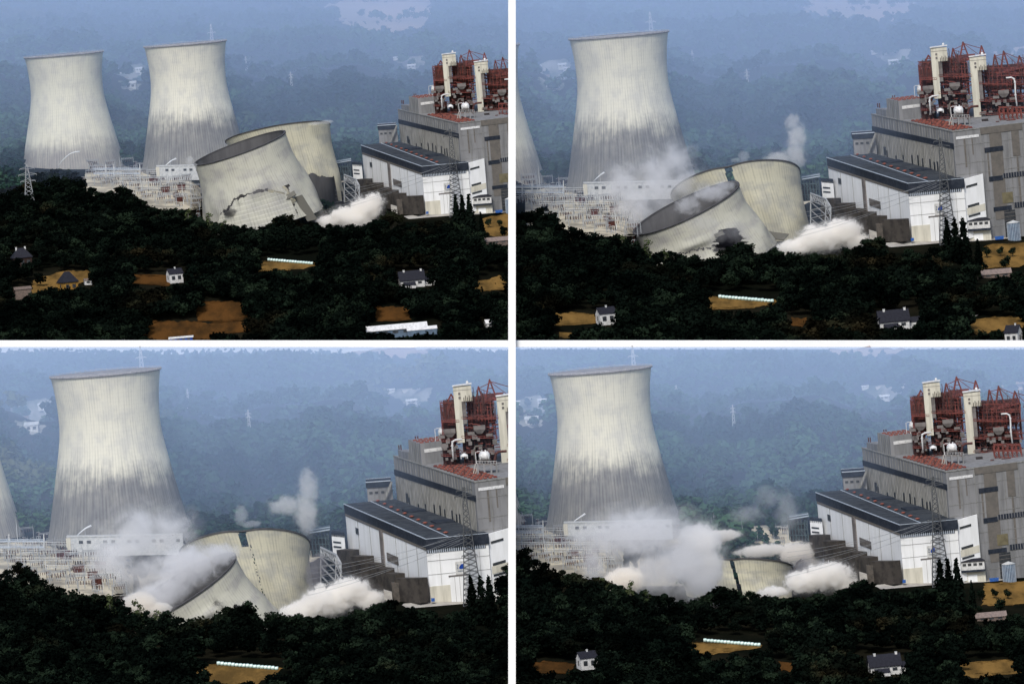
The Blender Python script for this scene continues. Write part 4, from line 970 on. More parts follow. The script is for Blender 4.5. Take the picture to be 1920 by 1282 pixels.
for k in (1, 2, 3, 4):
    t = T[k]; cv = lambda pts: [t.px(*p) for p in pts]
    lim = (lambda p: (min(p[0], 953), p[1])) if k in (1, 3) else (lambda p: (max(p[0], 963), p[1]))
    ground_patch(k, [lim(p) for p in cv([(930, 362), (1060, 350), (1200, 352), (1215, 440), (1090, 446), (930, 420)])], 'gravel_yard', M['gravel'], 'pale gravel ground under the switchyard')
    ground_patch(k, [lim(p) for p in cv([(1655, 457), (1700, 453), (1775, 446), (1860, 444), (1905, 446), (1850, 452), (1780, 455), (1668, 464)])], 'road', M['concrete'], 'pale concrete road in front of the hall', rough=.15)
    ground_patch(k, [lim(p) for p in cv([(1200, 392), (1330, 352), (1505, 348), (1530, 372), (1420, 385), (1210, 440)])], 'gravel_yard', M['gravel'], 'pale gravel ground behind the falling towers')
    far = [(1480, -24), (1580, -40), (1720, -40), (1715, 10), (1690, 34), (1655, 42), (1580, 38), (1515, 22)]
    if k > 2: far = [(1572, 32), (1640, 31), (1712, 31), (1694, 36), (1655, 44), (1588, 41)]
    ground_patch(k, cv(far), 'far_field', M['far_field'], 'pale bare field high on the far hill', lift=.6, step=12, rough=3.0)
    if k in (2, 4): ground_patch(k, cv([(1846, 104), (1935, 84), (1935, 108), (1850, 112)]), 'far_field', M['far_field'], 'pale strip of field beyond the red frames', lift=.6, step=8)
    ground_patch(k, [lim(p) for p in cv([(998, 128), (1040, 112), (1070, 112), (1070, 140), (1052, 172), (1018, 172), (1006, 140)])], 'far_yard', M['far_yard'], 'pale cleared ground round distant sheds', lift=.5, step=6) if k != 1 else ground_patch(k, cv([(998, 128), (1040, 112), (1070, 112), (1070, 140), (1052, 172), (1018, 172), (1006, 140)]), 'far_yard', M['far_yard'], 'pale cleared ground round distant sheds', lift=.5, step=6)
    ground_patch(k, cv([(1628, 96), (1660, 96), (1712, 92), (1706, 108), (1690, 124), (1665, 122)]), 'far_yard', M['far_yard'], 'pale cleared ground round a distant quarry', lift=.5, step=6)
FARPOLY = [(1470, -30), (1560, -44), (1735, -44), (1722, 8), (1694, 30), (1655, 38), (1585, 33), (1520, 18)]
def in_far(X, Y):
    c = False
    for (xa, ya), (xb, yb) in zip(FARPOLY, FARPOLY[1:] + FARPOLY[:1]):
        if (ya <= Y) != (yb <= Y) and X < xa + (xb - xa) * (Y - ya) / (yb - ya): c = not c
    return c
HILLKEEP = [(1004, 1066, 112, 170), (1634, 1708, 95, 121), (1856, 1935, 90, 107)]

# ------------------------------------------------------------------ houses
def house(base, wd, dp, wh, rh, rz, wall, roof, label, takes=(1, 2, 3, 4), chim=(), wins=2, hip=False, name='house', cat='house', wing=None, k_only=None, group=None):
    if base[2] is None: base = (base[0], base[1], gw(base[1]))
    bv = g(*base); root = empty(name, '', cat); rot = Matrix.Rotation(R(rz), 3, 'Z'); o3 = lambda x, y, z: bv + rot @ Vector((x, y, z))
    x, y = wd / 2, dp / 2; mb = MB()
    mb.hexa([o3(*p) for p in ((-x, -y, -6), (x, -y, -6), (x, y, -6), (-x, y, -6))], [o3(*p) for p in ((-x, -y, wh), (x, -y, wh), (x, y, wh), (-x, y, wh))])
    if not hip and rh > 0: mb.add([o3(-x + .05, -y, wh), o3(-x + .05, y, wh), o3(-x + .05, 0, wh + rh), o3(x - .05, -y, wh), o3(x - .05, y, wh), o3(x - .05, 0, wh + rh)], [(0, 1, 2), (3, 5, 4), (0, 2, 5, 3), (1, 4, 5, 2)])
    mb.build('wall', wall, root, bv)
    ex, ey, th = wd * .04 + .4, dp * .06 + .4, max(.5, rh * .08); rx = x + ex if not hip else x * .35
    mb = MB()
    for s in (-1, 1):
        a, b, c, d = o3(-x - ex, s * (y + ey), wh - .6), o3(x + ex, s * (y + ey), wh - .6), o3(rx, 0, wh + rh), o3(-rx, 0, wh + rh); u = Vector((0, 0, th)); mb.hexa([a, b, c, d], [q + u for q in (a, b, c, d)])
    if hip:
        for s in (-1, 1):
            a, b, c = o3(s * (x + ex), -(y + ey), wh - .6), o3(s * (x + ex), y + ey, wh - .6), o3(s * rx, 0, wh + rh); u = Vector((0, 0, th * 1.02)); mb.add([a, b, c, a + u, b + u, c + u], [(0, 1, 2), (3, 4, 5), (0, 1, 4, 3), (1, 2, 5, 4), (2, 0, 3, 5)])
    ro = mb.build('roof', roof, root, bv)
    for cx in chim:
        mb = MB(); mb.box(o3(cx * x, 0, wh + rh * .6), wd * .06 + .7, wd * .06 + .7, rh * .4 + 3.4, R(rz)); mb.box(o3(cx * x, 0, wh + rh + 3.3), wd * .06 + 1.3, wd * .06 + 1.3, .6, R(rz)); mb.build('chimney', M['house_white'], ro, bv)
    for i in range(wins):
        s = -1 + 2 * (i + .5) / wins; ww = wd / (wins * 4.2)
        mb = MB(); cx = s * x * .9; mb.hexa([o3(cx - ww, -y - .3, wh * .3), o3(cx + ww, -y - .3, wh * .3), o3(cx + ww, -y + .2, wh * .3), o3(cx - ww, -y + .2, wh * .3)], [o3(cx - ww, -y - .3, wh * .75), o3(cx + ww, -y - .3, wh * .75), o3(cx + ww, -y + .2, wh * .75), o3(cx - ww, -y + .2, wh * .75)]); mb.build('window', M['window'], root, bv)
    if wins:
        for s in (-1, 1):
            mb = MB(); ww = dp * .09; a = s * (x + .25); b2 = s * (x - .2); mb.hexa([o3(a, -ww, wh * .35), o3(a, ww, wh * .35), o3(b2, ww, wh * .35), o3(b2, -ww, wh * .35)], [o3(a, -ww, wh * .8), o3(a, ww, wh * .8), o3(b2, ww, wh * .8), o3(b2, -ww, wh * .8)]); mb.build('window', M['window'], root, bv)
    if wing:
        for (cx, cy, w2, d2, h2, r2) in wing:
            mb = MB(); a, b = w2 / 2, d2 / 2
            mb.hexa([o3(cx + p, cy + q, -6) for p, q in ((-a, -b), (a, -b), (a, b), (-a, b))], [o3(cx + p, cy + q, h2) for p, q in ((-a, -b), (a, -b), (a, b), (-a, b))]); lw = mb.build('wing_wall', wall, root, bv)
            mb = MB(); u = Vector((0, 0, .5))
            for s in (-1, 1): q = [o3(cx - a - .6, cy + s * (b + .7), h2 - .4), o3(cx + a + .6, cy + s * (b + .7), h2 - .4), o3(cx + a + .6, cy, h2 + r2), o3(cx - a - .6, cy, h2 + r2)]; mb.hexa(q, [p + u for p in q])
            mb.build('wing_roof', roof, lw, bv)
    if group: root['group'] = group
    return spread(root, base, label, takes=takes, xr=(base[0] - wd * .7, base[0] + wd * .7))
HW = M['house_white']
house((1137, 607, None), 32, 20, 19, 11, 24, HW, M['slate'], 'small white house with slate roof among black trees, @', takes=(1, 2, 4), chim=(.1,), wins=2)
house((1676, 615, None), 54, 26, 12, 20, 9, HW, M['slate'], 'white villa with long dark slate roof in the near wood, @', takes=(1, 2, 4), chim=(.82, -.6), wins=3, wing=[(38, 6, 34, 22, 8, 9), (-8, -18, 26, 14, 2, 7)])
house((1868, 519, None), 52, 24, 6, 8, 4, M['plank'], M['brown_roof'], 'low shed with long brown roof below the golden field, @', takes=(1, 2, 4), wins=3, name='shed', cat='shed')
house((1902, 646, None), 26, 20, 22, 13, -30, HW, M['slate'], 'white gabled house at the lowest right corner, @', takes=(2,), chim=(.4,), wins=2)
def rref(k, X, Y): return T[k].ref(X, Y)
def h1(X, Y, *a, **kw): house((*T[1].ref(X, Y), None), *a, takes=(1,), **kw)
h1(42, 503, 42, 26, 24, 20, 12, M['house_brick'], M['slate'], 'dark brick house with grey slate roof, upper left view', chim=(-.5, .45), wins=3, hip=True)
h1(128, 545, 36, 28, 19, 22, 30, M['house_ochre'], M['slate'], 'ochre house under a steep hipped roof, upper left view', wins=2, hip=True)
h1(165, 533, 16, 12, 9, 4, 10, HW, M['plank'], 'tiny pale hut right of the ochre house, upper left view', wins=1, name='hut', cat='hut')
h1(43, 557, 36, 24, 18, 5, 10, M['plank'], M['plank'], 'weathered plank shed at the left edge, upper left view', wins=0, name='shed', cat='shed')
h1(340, 640, 50, 16, 8, 3, -2, M['logo_blue'], HW, 'low blue hut with white roof at the lower edge, upper left view', wins=4, name='hut', cat='hut')
h1(741, 627, 132, 34, 12, 10, 4, M['bluegrey'], M['white_tank'], 'long shed with bright white roof at the lower edge, upper left view', wins=5, name='shed', cat='shed', wing=[(58, -20, 66, 22, 7, 6)])
h1(925, 612, 34, 22, 8, 8, 12, HW, M['white_tank'], 'small white roofed shed between trees at the right edge, upper left view', wins=2, name='shed', cat='shed')
h1(921, 641, 40, 22, 6, 9, 5, HW, M['brown_roof'], 'brown roofed house cut by the lower edge, upper left view', chim=(-.3, .4), wins=2)
for (X, Y, wd, wh, rh, rz, wl, rf, lab) in (
    (1037, 166, 25, 12, 5, -8, HW, M['pale_steel'], 'largest pale building of the distant sheds left of the tower, @'),
    (1055, 126, 17, 5, 3, -12, HW, M['white_tank'], 'bright white shed above the distant sheds, @'),
    (1062, 131, 12, 3, 2, -8, HW, M['white_tank'], 'low white shed below the bright one far away, @'),
    (1024, 147, 14, 4, 3, 4, HW, M['brown_roof'], 'brown roofed hut beside the distant sheds, @'),
    (1011, 127, 9, 3, 2, 0, HW, M['white_tank'], 'tiny white hut leftmost of the distant sheds, @'),
    (1672, 104, 26, 4, 5, 8, HW, M['concrete'], 'long pale roofed farm building on the far hill, @'),
    (1675, 119, 20, 5, 3, -4, HW, M['white_tank'], 'bright white barn at the foot of the far farm, @'),
    (1697, 99, 12, 3, 3, 20, HW, M['concrete'], 'small pale farm shed right of the long roof, @'),
    (1640, 98, 14, 2, 1.5, 6, HW, M['white_tank'], 'thin white shed left of the far farm, @'),
    (1513, 20, 8, 6, 3, 10, HW, M['brown_roof'], 'white cottage at the edge of the pale far field, @'),
    (1523, 14, 9, 5, 3, -10, HW, M['brown_roof'], 'second white cottage higher by the pale far field, @')):
    tk = (1, 2, 3, 4) if Y > 30 else ((1, 2) if 'second' not in lab else (1, 2)); house((X, Y, None), wd, wd * .55, wh, rh, rz, wl, rf, lab, takes=tk, wins=2 if wd > 11 else 1, group='distant buildings, ' if False else None)
# boxes to keep the houses, bales and roads clear of crowns
for k in (1, 2, 4):
    t = T[k]
    for (x0, x1, y0, y1) in ((1124, 1150, 580, 596), (1652, 1708, 584, 606), (1848, 1896, 503, 511)): a, b = t.px(x0, y0), t.px(x1, y1); KEEP[k].append((a[0], b[0], a[1], b[1]))
for k in (1, 2, 3, 4):
    t = T[k]; a, b = t.px(1345, 551), t.px(1455, 561); KEEP[k].append((a[0], b[0], a[1] - 3, b[1] + 2))
    a, b = t.px(1665, 448), t.px(1760, 457); KEEP[k].append((a[0], b[0], a[1], b[1]))
KEEP[1] += [(30, 54, 468, 480), (114, 138, 519, 532), (32, 54, 540, 548), (318, 354, 627, 638), (700, 820, 607, 617), (912, 918, 602, 606)]
KEEP[2] += [(1893, 1912, 615, 640)]

# ------------------------------------------------------------------ hay bales in a row
bal = MB(); prof = [(2.2, -3.0), (3.0, -2.7), (3.3, -1.5), (3.3, 1.5), (3.0, 2.7), (2.2, 3.0)]
bal.lathe((0, 0, 3.0), prof, 14, Matrix.Rotation(R(90), 3, 'Y')); b0 = bal.build('hay_bale', M['bale']); first = True
for k in (1, 2, 3, 4):
    t = T[k]
    for i in range(17):
        o = b0 if first else b0.copy()
        if not first: COL.objects.link(o)
        first = False; X, Y = 1350.3 + 6.1 * i, 559.5 + .52 * i; w = gw(Y); o.location = t.P(X, Y, w) + Vector((0, 0, .3)); o.scale = (t.S, t.S, t.S * random.uniform(.93, 1.05)); o.rotation_euler = (0, 0, random.uniform(-.1, .1))
        tag(o, 'white wrapped hay bale in the row beside the golden field, ' + t.name, 'hay bale', 'row of hay bales, ' + t.name)

# ------------------------------------------------------------------ trees
def leaves(lobes, n, size, seed, flat=.0):
    r_ = np.random.default_rng(seed); vol = np.array([l[3] * l[4] for l in lobes]); idx = r_.choice(len(lobes), n, p=vol / vol.sum())
    L = np.array(lobes)[idx]; d = r_.normal(size=(n, 3)); d /= np.linalg.norm(d, axis=1)[:, None]
    rad = r_.random(n) ** .28; rad *= 1 + .10 * r_.normal(size=n)
    p = L[:, :3] + d * rad[:, None] * np.stack([L[:, 3], L[:, 3], L[:, 4]], 1)
    nr = d + .7 * r_.normal(size=(n, 3)); nr[:, 2] += flat; nr /= np.linalg.norm(nr, axis=1)[:, None]
    a = np.cross(nr, r_.normal(size=(n, 3))); a /= np.linalg.norm(a, axis=1)[:, None]; b = np.cross(nr, a)
    s = size * (.6 + .8 * r_.random(n))[:, None]; a, b = a * s, b * s * .75
    return np.stack([p - a - b, p + a - b * .6, p + a * .7 + b, p - a * .8 + b * .8], 1).reshape(-1, 3)
def quad_mesh(name, v, matl):
    n = len(v) // 4; me = bpy.data.meshes.new(name); me.vertices.add(len(v)); me.vertices.foreach_set('co', v.astype(np.float32).ravel())
    me.loops.add(4 * n); me.loops.foreach_set('vertex_index', np.arange(4 * n, dtype=np.int32)); me.polygons.add(n); me.polygons.foreach_set('loop_start', np.arange(0, 4 * n, 4, dtype=np.int32))
    me.update(calc_edges=True); me.materials.append(matl); return me
def lobes_broad(seed):
    r_ = random.Random(seed); out = [(0, 0, .52, .27, .30)]
    for i in range(7): a = i * .9 + r_.random(); q = r_.uniform(.12, .24); out.append((math.cos(a) * q, math.sin(a) * q, r_.uniform(.35, .82), r_.uniform(.13, .2), r_.uniform(.11, .18)))
    return out
def lobes_pine(seed):
    r_ = random.Random(seed); out = []
    for i in range(9): a = i * 2.4; q = r_.uniform(.05, .27); out.append((math.cos(a) * q, math.sin(a) * q, r_.uniform(.55, .88) - q * .5, r_.uniform(.12, .19), r_.uniform(.09, .13)))
    return out
def lobes_cone(hw=.14):
    return [(0, 0, .08 + .84 * i / 9, hw * (1.05 - .9 * (i / 9) ** 1.4), .10) for i in range(10)]
def lobes_thin(seed):
    r_ = random.Random(seed); return [(r_.uniform(-.08, .08), r_.uniform(-.08, .08), .3 + .07 * i, .13 - .006 * i, .08) for i in range(9)]
def trunk_mb(lobes, rr=.022):
    mb = MB(); mb.tube([(0, 0, -.12), (.004, 0, .2), (-.006, .004, .5), (0, 0, .78)], [rr * 1.5, rr, rr * .7, rr * .3], 6)
    for x, y, z, a, b in lobes[1:6]: mb.tube([(0, 0, max(.15, z - .25)), (x * .5, y * .5, z - .1), (x, y, z)], [rr * .5, rr * .35, rr * .15], 5)
    return mb
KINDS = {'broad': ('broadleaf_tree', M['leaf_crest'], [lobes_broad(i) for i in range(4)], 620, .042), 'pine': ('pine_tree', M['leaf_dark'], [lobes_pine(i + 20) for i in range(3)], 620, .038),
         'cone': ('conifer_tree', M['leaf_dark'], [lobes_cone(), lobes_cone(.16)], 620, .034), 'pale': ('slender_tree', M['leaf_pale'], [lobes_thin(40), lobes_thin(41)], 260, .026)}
PR = {}
def tree(k, kind, X, Y, h, label, group=None, wide=1.0, w=None):
    t = T[k]; nm, mt, lbs, n, sz = KINDS[kind]; i = random.randrange(len(lbs)); w = gw(Y) if w is None else w
    if (kind, i) not in PR:
        me = quad_mesh('crown', leaves(lbs[i], n, sz, 100 + i + len(PR)), mt); tb = trunk_mb(lbs[i]); o = tb.build('trunk', M['light_bark'] if kind == 'pale' else M['bark']); PR[(kind, i)] = (me, o.data); bpy.data.objects.remove(o)
    root = empty(nm, label, 'tree', group)
    for nn, me in zip(('crown', 'trunk'), PR[(kind, i)]): o = bpy.data.objects.new(nn, me); COL.objects.link(o); o.parent = root
    root.location = t.P(X, Y, w); s = t.S * h; root.scale = (s * wide, s * wide, s); root.rotation_euler = (0, 0, random.uniform(0, 6.28)); return root
CREST = [(740, 408), (775, 392), (806, 372), (829, 351), (870, 346), (908, 352), (935, 376), (963, 398), (990, 396), (1017, 382), (1038, 394), (1050, 410), (1075, 422), (1099, 433), (1130, 436), (1169, 441), (1205, 462), (1236, 468), (1290, 474), (1321, 482), (1345, 476), (1372, 456), (1400, 452),
         (1418, 470), (1442, 465), (1481, 474), (1530, 474), (1578, 472), (1606, 458), (1626, 443), (1655, 448), (1700, 454), (1746, 455), (1790, 475), (1831, 488), (1860, 500), (1930, 512)]
cx_, cy_ = np.array([c[0] for c in CREST], float), np.array([c[1] for c in CREST], float)
def crest(X): return float(np.interp(X, cx_, cy_))
def blocked(k, X, Y, cw, h):
    t = T[k]; x0, y1 = t.px(X - cw, Y); x1, y0 = t.px(X + cw, Y - h)
    if k in (1, 3) and x0 > 962 or k in (2, 4) and x1 < 958: return True
    return any(x0 < b and x1 > a and y0 < d and y1 > c for a, b, c, d in KEEP[k])
fill = []; tr = random.Random(5)
for k in (1, 2, 3, 4):
    t = T[k]; Xa, Xb = t.ref(t.x0 if k in (1, 3) else 962, 0)[0], t.ref(t.x1 if k in (2, 4) else 956, 0)[0]
    X = Xa - 5
    while X < Xb + 8:                                  # the skyline of the near wood
        h = tr.uniform(30, 46); Y = crest(X) + h * .92 + tr.uniform(-1, 5); kind = 'pine' if tr.random() < (.62 if X < 1100 else .25) else 'broad'
        if not blocked(k, X, Y, h * .3, h):
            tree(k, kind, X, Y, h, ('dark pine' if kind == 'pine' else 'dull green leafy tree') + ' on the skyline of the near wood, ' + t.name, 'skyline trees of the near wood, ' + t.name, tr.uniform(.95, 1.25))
        X += tr.uniform(11, 19)
    Yend = t.ref(0, 640 if k < 3 else 1284)[1] + 60; Y = crest(1000) - 10
    for Yb in np.arange(400, Yend, 8.0):
        for X in np.arange(Xa - 20, Xb + 20, 21.0):
            X_ = X + tr.uniform(-9, 9); h = tr.uniform(30, 50) * (1.0 if Yb < 620 else 1.12); Y_ = Yb + tr.uniform(-4, 4)
            if Y_ - h < crest(X_) + 3 or blocked(k, X_, Y_, h * .36, h): continue
            if X_ > 1838 and Y_ - h < 506: continue
            fill.append((k, X_, Y_, h, tr.random()))
    # the named trees one can point to
    S_ = lambda s_: s_ + ', ' + t.name
    for X, Y, h, lab, kk in ((1391, 512, 62, 'broad dark pine in front of the falling tower', 'pine'), (1170, 492, 56, 'pale green slender tree left of the falling tower', 'pale'), (1218, 506, 62, 'tall pale slender tree before the falling tower', 'pale'), (1250, 512, 50, 'second pale slender tree before the falling tower', 'pale'),
                             (1780, 488, 82, 'tall dark conifer nearest the pylon', 'cone'), (1796, 492, 86, 'middle one of the three tall dark conifers', 'cone'), (1811, 497, 92, 'tallest right hand dark conifer by the gatehouse', 'cone'), (1836, 498, 52, 'short dark conifer right of the tall three', 'cone'),
                             (1851, 484, 24, 'round dark bush beside the short conifer', 'broad'), (1876, 481, 20, 'small round tree on the golden slope', 'broad'), (1899, 482, 20, 'second small round tree on the golden slope', 'broad'), (1886, 508, 30, 'leafy tree below the golden slope', 'broad'), (1848, 508, 16, 'small bush at the lower edge of the golden slope', 'broad')):
        x = t.px(X, Y)[0]
        if k in (1, 3) and x > 948 or k in (2, 4) and x < 968: continue
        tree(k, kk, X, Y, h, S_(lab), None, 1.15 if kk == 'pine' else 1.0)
# the rest of the near wood, past the trees one can single out
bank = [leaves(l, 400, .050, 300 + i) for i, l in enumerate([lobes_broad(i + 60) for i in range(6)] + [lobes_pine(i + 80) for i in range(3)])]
def forest(items, name, matl, label, bk):
    vs = []
    for (k, X, Y, h, q, w) in items:
        t = T[k]; b = bk[int(q * 977) % len(bk)]; a = q * 40; ca, sa = math.cos(a), math.sin(a); s = t.S * h; loc = t.P(X, Y, w)
        v = b * np.array([s * 1.15, s * 1.15, s]); v = np.stack([v[:, 0] * ca - v[:, 1] * sa, v[:, 0] * sa + v[:, 1] * ca, v[:, 2]], 1) + np.array(loc); vs.append(v)
    o = bpy.data.objects.new(name, quad_mesh(name, np.concatenate(vs), matl)); COL.objects.link(o); return tag(o, label, kind='stuff')
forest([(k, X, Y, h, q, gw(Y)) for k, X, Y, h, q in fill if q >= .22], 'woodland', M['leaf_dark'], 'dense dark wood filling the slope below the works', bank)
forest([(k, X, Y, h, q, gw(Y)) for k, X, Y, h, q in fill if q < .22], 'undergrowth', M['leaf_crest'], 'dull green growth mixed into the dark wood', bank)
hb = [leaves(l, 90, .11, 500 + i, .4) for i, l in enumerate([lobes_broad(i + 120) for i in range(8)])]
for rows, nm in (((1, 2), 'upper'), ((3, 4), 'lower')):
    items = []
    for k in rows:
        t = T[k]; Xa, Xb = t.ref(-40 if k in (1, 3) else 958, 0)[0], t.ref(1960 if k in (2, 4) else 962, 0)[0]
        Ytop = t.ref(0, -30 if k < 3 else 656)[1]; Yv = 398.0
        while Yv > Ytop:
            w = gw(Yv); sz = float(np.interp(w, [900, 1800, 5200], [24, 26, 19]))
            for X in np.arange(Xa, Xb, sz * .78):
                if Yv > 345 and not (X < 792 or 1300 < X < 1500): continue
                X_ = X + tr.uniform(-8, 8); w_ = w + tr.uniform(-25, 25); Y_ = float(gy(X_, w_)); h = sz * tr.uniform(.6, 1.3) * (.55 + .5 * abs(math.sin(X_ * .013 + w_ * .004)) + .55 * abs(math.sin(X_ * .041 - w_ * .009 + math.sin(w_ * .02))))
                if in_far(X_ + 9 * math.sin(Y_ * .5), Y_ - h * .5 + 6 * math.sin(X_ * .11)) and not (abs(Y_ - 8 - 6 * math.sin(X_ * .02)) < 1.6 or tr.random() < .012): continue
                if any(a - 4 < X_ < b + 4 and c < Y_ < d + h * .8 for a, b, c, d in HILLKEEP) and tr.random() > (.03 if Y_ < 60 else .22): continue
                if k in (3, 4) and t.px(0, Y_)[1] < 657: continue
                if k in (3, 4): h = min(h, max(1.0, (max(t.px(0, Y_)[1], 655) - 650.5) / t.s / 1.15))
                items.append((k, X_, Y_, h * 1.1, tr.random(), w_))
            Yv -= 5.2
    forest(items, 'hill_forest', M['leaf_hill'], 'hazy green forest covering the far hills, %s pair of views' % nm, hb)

# ------------------------------------------------------------------ haze lying over the far valley behind the works
def vol_mat(name, col, dens, aniso=0.0):
    m = bpy.data.materials.new(name); m.use_nodes = True; nt = m.node_tree; nt.nodes.remove(nt.nodes['Principled BSDF'])
    v = N(nt, 'VolumePrincipled'); v.inputs['Color'].default_value = (*col, 1); v.inputs['Density'].default_value = dens; v.inputs['Anisotropy'].default_value = aniso
    nt.links.new(v.outputs[0], nt.nodes['Material Output'].inputs['Volume']); return m, nt, v
HZ, _, _ = vol_mat('haze_air', (.50, .68, 1.0), .00068, -.34)
mb = MB()
def hbox(d0, d1, y0, y1b, y1t):
    X0, X1 = -420, 2340
    lo = [P(X0, y1b, d0), P(X1, y1b, d0), P(X1, y1t, d1), P(X0, y1t, d1)]; hi = [P(X0, y0, d0), P(X1, y0, d0), P(X1, y0, d1), P(X0, y0, d1)]; mb.hexa(lo, hi)
hbox(11620, 13642, 650.5, 1330, 900); hbox(14430, 18300, -420, 640, 300)
tag(mb.build('haze', HZ), 'pale blue haze over the far hills', kind='stuff')

# ------------------------------------------------------------------ dust clouds and smoke
def dust(k, blobs, w, label, dens, col=(.93, .91, .88), ns=.10, amp=1.6, thr=.10, soft=.18, aniso=.1, cat='dust cloud', name='dust_cloud', dz=.7, seed=0, halo=.05):
    t = T[k]; B = []
    for b in blobs:
        x, y, rx, ry = b[:4]; X, Y = t.ref(x, y); B.append((g(X, Y, w + (b[4] if len(b) > 4 else 0)), rx / t.s, ry / t.s))
    cen = sum((b[0] for b in B), Vector()) / len(B); X, Y = sum(t.ref(b[0], b[1])[0] for b in blobs) / len(B), sum(t.ref(b[0], b[1])[1] for b in blobs) / len(B)
    mb = MB(); bm = bmesh.new()
    m, nt, v = vol_mat(name, col, 1.0, aniso); tc = N(nt, 'TexCoord').outputs['Object']
    best = None
    for c, rx, ry in B:
        rz = max(rx, ry) * dz; q = c - cen
        s = N(nt, 'VectorMath'); s.operation = 'SUBTRACT'; nt.links.new(tc, s.inputs[0]); s.inputs[1].default_value = q
        dv = N(nt, 'VectorMath'); dv.operation = 'DIVIDE'; nt.links.new(s.outputs[0], dv.inputs[0]); dv.inputs[1].default_value = (rx, rz, ry)
        ln = N(nt, 'VectorMath'); ln.operation = 'LENGTH'; nt.links.new(dv.outputs[0], ln.inputs[0])
        f = math_(nt, 'SUBTRACT', 1.0, ln.outputs['Value']); best = f if best is None else math_(nt, 'SMOOTH_MAX', best, f, .15)
        bmesh.ops.create_icosphere(bm, subdivisions=2, radius=1.0, matrix=Matrix.Translation(q) @ Matrix.Diagonal((rx * 1.42, rz * 1.42, ry * 1.42, 1)))
    n1 = N(nt, 'TexNoise'); n1.inputs['Scale'].default_value = ns; n1.inputs['Detail'].default_value = 7; n1.inputs['Roughness'].default_value = .62; n1.inputs['Distortion'].default_value = .6
    of = N(nt, 'VectorMath'); of.operation = 'ADD'; nt.links.new(tc, of.inputs[0]); of.inputs[1].default_value = (seed * 37.1, 0, seed * 11.3); nt.links.new(of.outputs[0], n1.inputs['Vector'])
    fld = math_(nt, 'ADD', best, math_(nt, 'MULTIPLY', math_(nt, 'SUBTRACT', n1.outputs[0], .5), amp))
    d_ = math_(nt, 'MULTIPLY', math_(nt, 'ADD', math_(nt, 'MULTIPLY', ramp(nt, fld, thr, thr + soft), 1 - halo), math_(nt, 'MULTIPLY', ramp(nt, fld, thr - .42, thr + .3), halo)), dens); nt.links.new(d_, v.inputs['Density'])
    me = bpy.data.meshes.new(name); bm.to_mesh(me); bm.free(); me.materials.append(m)
    o = bpy.data.objects.new(name, me); COL.objects.link(o)
    rm = o.modifiers.new('merge', 'REMESH'); rm.mode = 'VOXEL'; rm.voxel_size = max(1.5, max(max(b[1], b[2]) for b in B) / 9)
    base = t.P(X, Y, w); off = g(X, Y, w) - cen; o.location = base - off * t.S; o.scale = (t.S,) * 3
    return tag(o, label, cat)
WHITE, BEIGE, SMOKE, DARK = (.988, .978, .96), (.978, .958, .925), (.975, .975, .985), (.45, .44, .47)
# take 1
dust(1, [(612, 416, 24, 14), (648, 406, 34, 22), (686, 392, 34, 26), (700, 378, 24, 18), (668, 412, 40, 18)], 110, 'white dust cloud bursting from the tower foot, upper left view', .55, WHITE, seed=1)
dust(1, [(505, 350, 34, 16), (480, 362, 30, 16), (530, 358, 22, 12)], 30, 'grey smoke puffs over the crack of the leaning tower, upper left view', .035, DARK, .09, 1.3, .2, .4, seed=2)
dust(1, [(356, 303, 9, 13), (364, 312, 8, 8)], 60, 'small white puff at the lip of the leaning tower, upper left view', .09, WHITE, .12, 1.0, seed=3)
dust(1, [(612, 229, 16, 5), (590, 232, 16, 4)], 280, 'thin white puff along the broken tower rim, upper left view', .08, WHITE, .12, 1.0, seed=4)
dust(1, [(548, 396, 24, 22), (596, 402, 22, 14)], 120, 'brown grey dust at the foot between both towers, upper left view', .035, (.72, .68, .64), .08, 1.2, seed=5)
# take 2
dust(2, [(1490, 464, 40, 18), (1540, 448, 52, 28), (1578, 434, 42, 27), (1604, 452, 32, 18), (1520, 430, 15, 14)], 110, 'white dust cloud bursting from the tower foot, upper right view', .50, WHITE, seed=6)
dust(2, [(1190, 395, 52, 70), (1165, 350, 40, 50), (1290, 345, 50, 34), (1232, 335, 50, 56), (1268, 300, 42, 40), (1240, 372, 44, 44)], 320, 'broad pale smoke veil left of the toppling tower, upper right view', .070, SMOKE, .045, 2.2, .10, .75, seed=7, halo=.16)
dust(2, [(1338, 362, 46, 20), (1290, 384, 30, 24), (1360, 350, 28, 14)], 165, 'pale smoke pouring out of the toppling tower mouth, upper right view', .075, SMOKE, .06, 1.8, .12, .45, seed=8)
dust(2, [(1492, 290, 26, 38), (1494, 256, 24, 38), (1486, 230, 20, 24), (1460, 298, 38, 20)], 430, 'tall white smoke plume behind the folding tower, upper right view', .075, WHITE, .065, 1.4, .15, .4, seed=9)
dust(2, [(1395, 294, 14, 14), (1380, 300, 12, 6)], 440, 'small puff above the crease of the folding tower, upper right view', .05, SMOKE, .1, 1.2, seed=10)
dust(2, [(1378, 432, 34, 30), (1320, 420, 40, 20), (1350, 440, 26, 22)], 25, 'thin smoke round the dark hole in the toppling tower, upper right view', .022, (.75, .75, .78), .07, 1.4, .15, .4, seed=11)
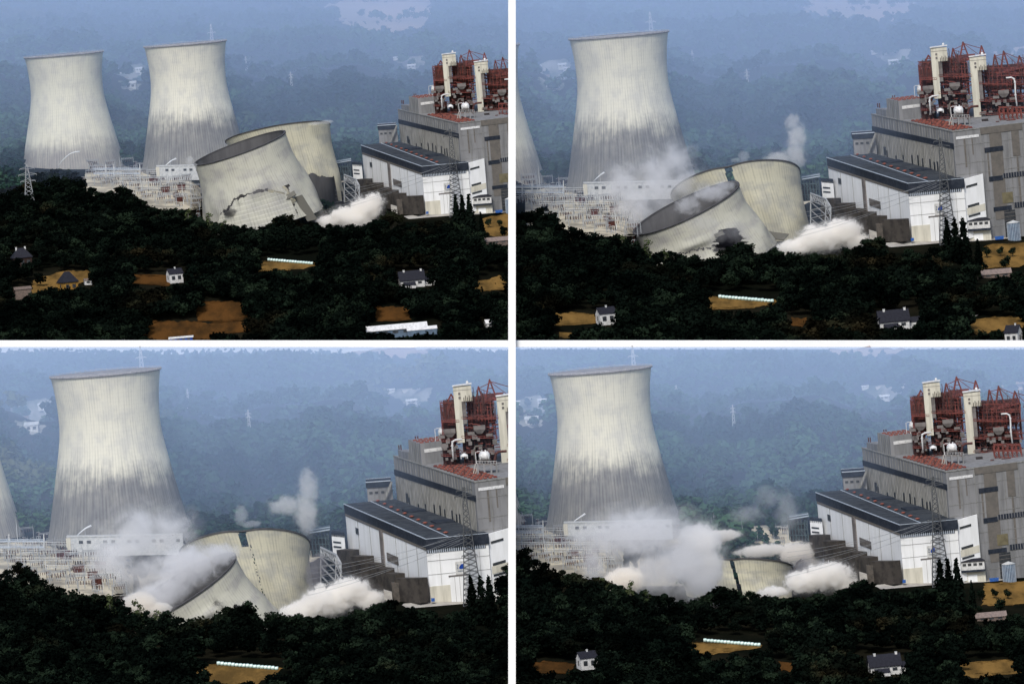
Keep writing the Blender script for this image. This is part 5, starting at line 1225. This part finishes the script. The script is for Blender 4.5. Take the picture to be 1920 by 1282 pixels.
# take 3
dust(3, [(562, 1148, 46, 22), (612, 1128, 58, 32), (655, 1108, 46, 30), (694, 1124, 36, 22), (602, 1104, 13, 15)], 110, 'white dust cloud bursting from the tower foot, lower left view', .50, WHITE, seed=12)
dust(3, [(214, 1062, 50, 76), (262, 1000, 58, 60), (190, 1104, 34, 50), (318, 992, 58, 44), (280, 1075, 60, 48)], 300, 'broad pale smoke veil left of the fallen tower, lower left view', .080, SMOKE, .04, 2.1, .06, .75, seed=13, halo=.16)
dust(3, [(352, 1060, 70, 46), (410, 1040, 46, 26), (320, 1100, 50, 36), (290, 1120, 60, 30)], 140, 'pale smoke filling the mouth of the fallen tower, lower left view', .11, SMOKE, .055, 1.6, .06, .4, seed=14)
dust(3, [(574, 962, 30, 56), (578, 910, 26, 42), (536, 948, 44, 24)], 430, 'tall white smoke plume behind the sinking tower, lower left view', .075, WHITE, .06, 1.4, .15, .4, seed=15)
dust(3, [(452, 966, 16, 24), (470, 982, 26, 8)], 430, 'small puff above the crease of the sinking tower, lower left view', .045, SMOKE, .1, 1.2, seed=16)
dust(3, [(588, 1082, 18, 46), (600, 1060, 16, 30)], 200, 'dark smoke column on the right of the sinking tower, lower left view', .06, DARK, .08, 1.3, seed=17)
dust(3, [(262, 1132, 40, 28), (290, 1142, 36, 18)], -10, 'cream dust ball at the fallen tower lip, lower left view', .35, BEIGE, .08, .9, seed=18)
# take 4
dust(4, [(1448, 1110, 34, 13), (1506, 1090, 42, 24), (1552, 1080, 54, 30), (1584, 1096, 32, 20)], 110, 'white dust cloud bursting from the tower foot, lower right view', .50, WHITE, seed=19)
dust(4, [(1112, 1060, 26, 58), (1200, 1000, 110, 52), (1270, 1062, 84, 62), (1310, 1086, 50, 52), (1220, 1075, 70, 50), (1125, 1010, 60, 40), (1150, 1100, 60, 34)], 20, 'broad pale smoke veil over the switchyard, lower right view', .066, SMOKE, .036, 2.0, .03, .75, seed=20, halo=.18)
dust(4, [(1312, 1012, 54, 38), (1294, 1050, 44, 52), (1330, 1058, 30, 46), (1318, 1090, 38, 36)], 120, 'thick curling white smoke beside the sinking stump, lower right view', .22, (.985, .98, .975), .06, 1.4, .08, .35, seed=21)
dust(4, [(1170, 1088, 44, 30), (1150, 1098, 36, 20)], -10, 'cream dust dome above the near trees, lower right view', .40, BEIGE, .07, .9, seed=22)
dust(4, [(1345, 1004, 50, 13), (1430, 1032, 56, 14), (1494, 1036, 42, 24), (1524, 1046, 22, 24)], 380, 'cream dust band rolling over the sinking stump, lower right view', .28, BEIGE, .07, 1.3, seed=23)
dust(4, [(1476, 960, 34, 58), (1440, 932, 38, 34), (1400, 965, 50, 24)], 440, 'thin rising smoke above the sinking stump, lower right view', .022, SMOKE, .05, 1.4, .15, .5, seed=24)
dust(4, [(1508, 1066, 22, 34), (1490, 1080, 18, 22)], 150, 'grey smoke at the right end of the stump, lower right view', .05, (.6, .58, .6), .08, 1.2, seed=25)

dust(2, [(1358, 448, 26, 22), (1346, 440, 20, 18)], 80, 'added dark volume shading the hole of the toppling tower, upper right view', .6, (.05, .05, .07), .09, 1.2, seed=26)  # near-black volume added so the hole looks deep in shade
dust(3, [(404, 1142, 24, 24), (396, 1126, 14, 14)], 80, 'added dark volume shading the hole of the fallen tower, lower left view', .6, (.05, .05, .07), .09, 1.2, seed=27)  # another added volume, darkening the opening in the fallen shell
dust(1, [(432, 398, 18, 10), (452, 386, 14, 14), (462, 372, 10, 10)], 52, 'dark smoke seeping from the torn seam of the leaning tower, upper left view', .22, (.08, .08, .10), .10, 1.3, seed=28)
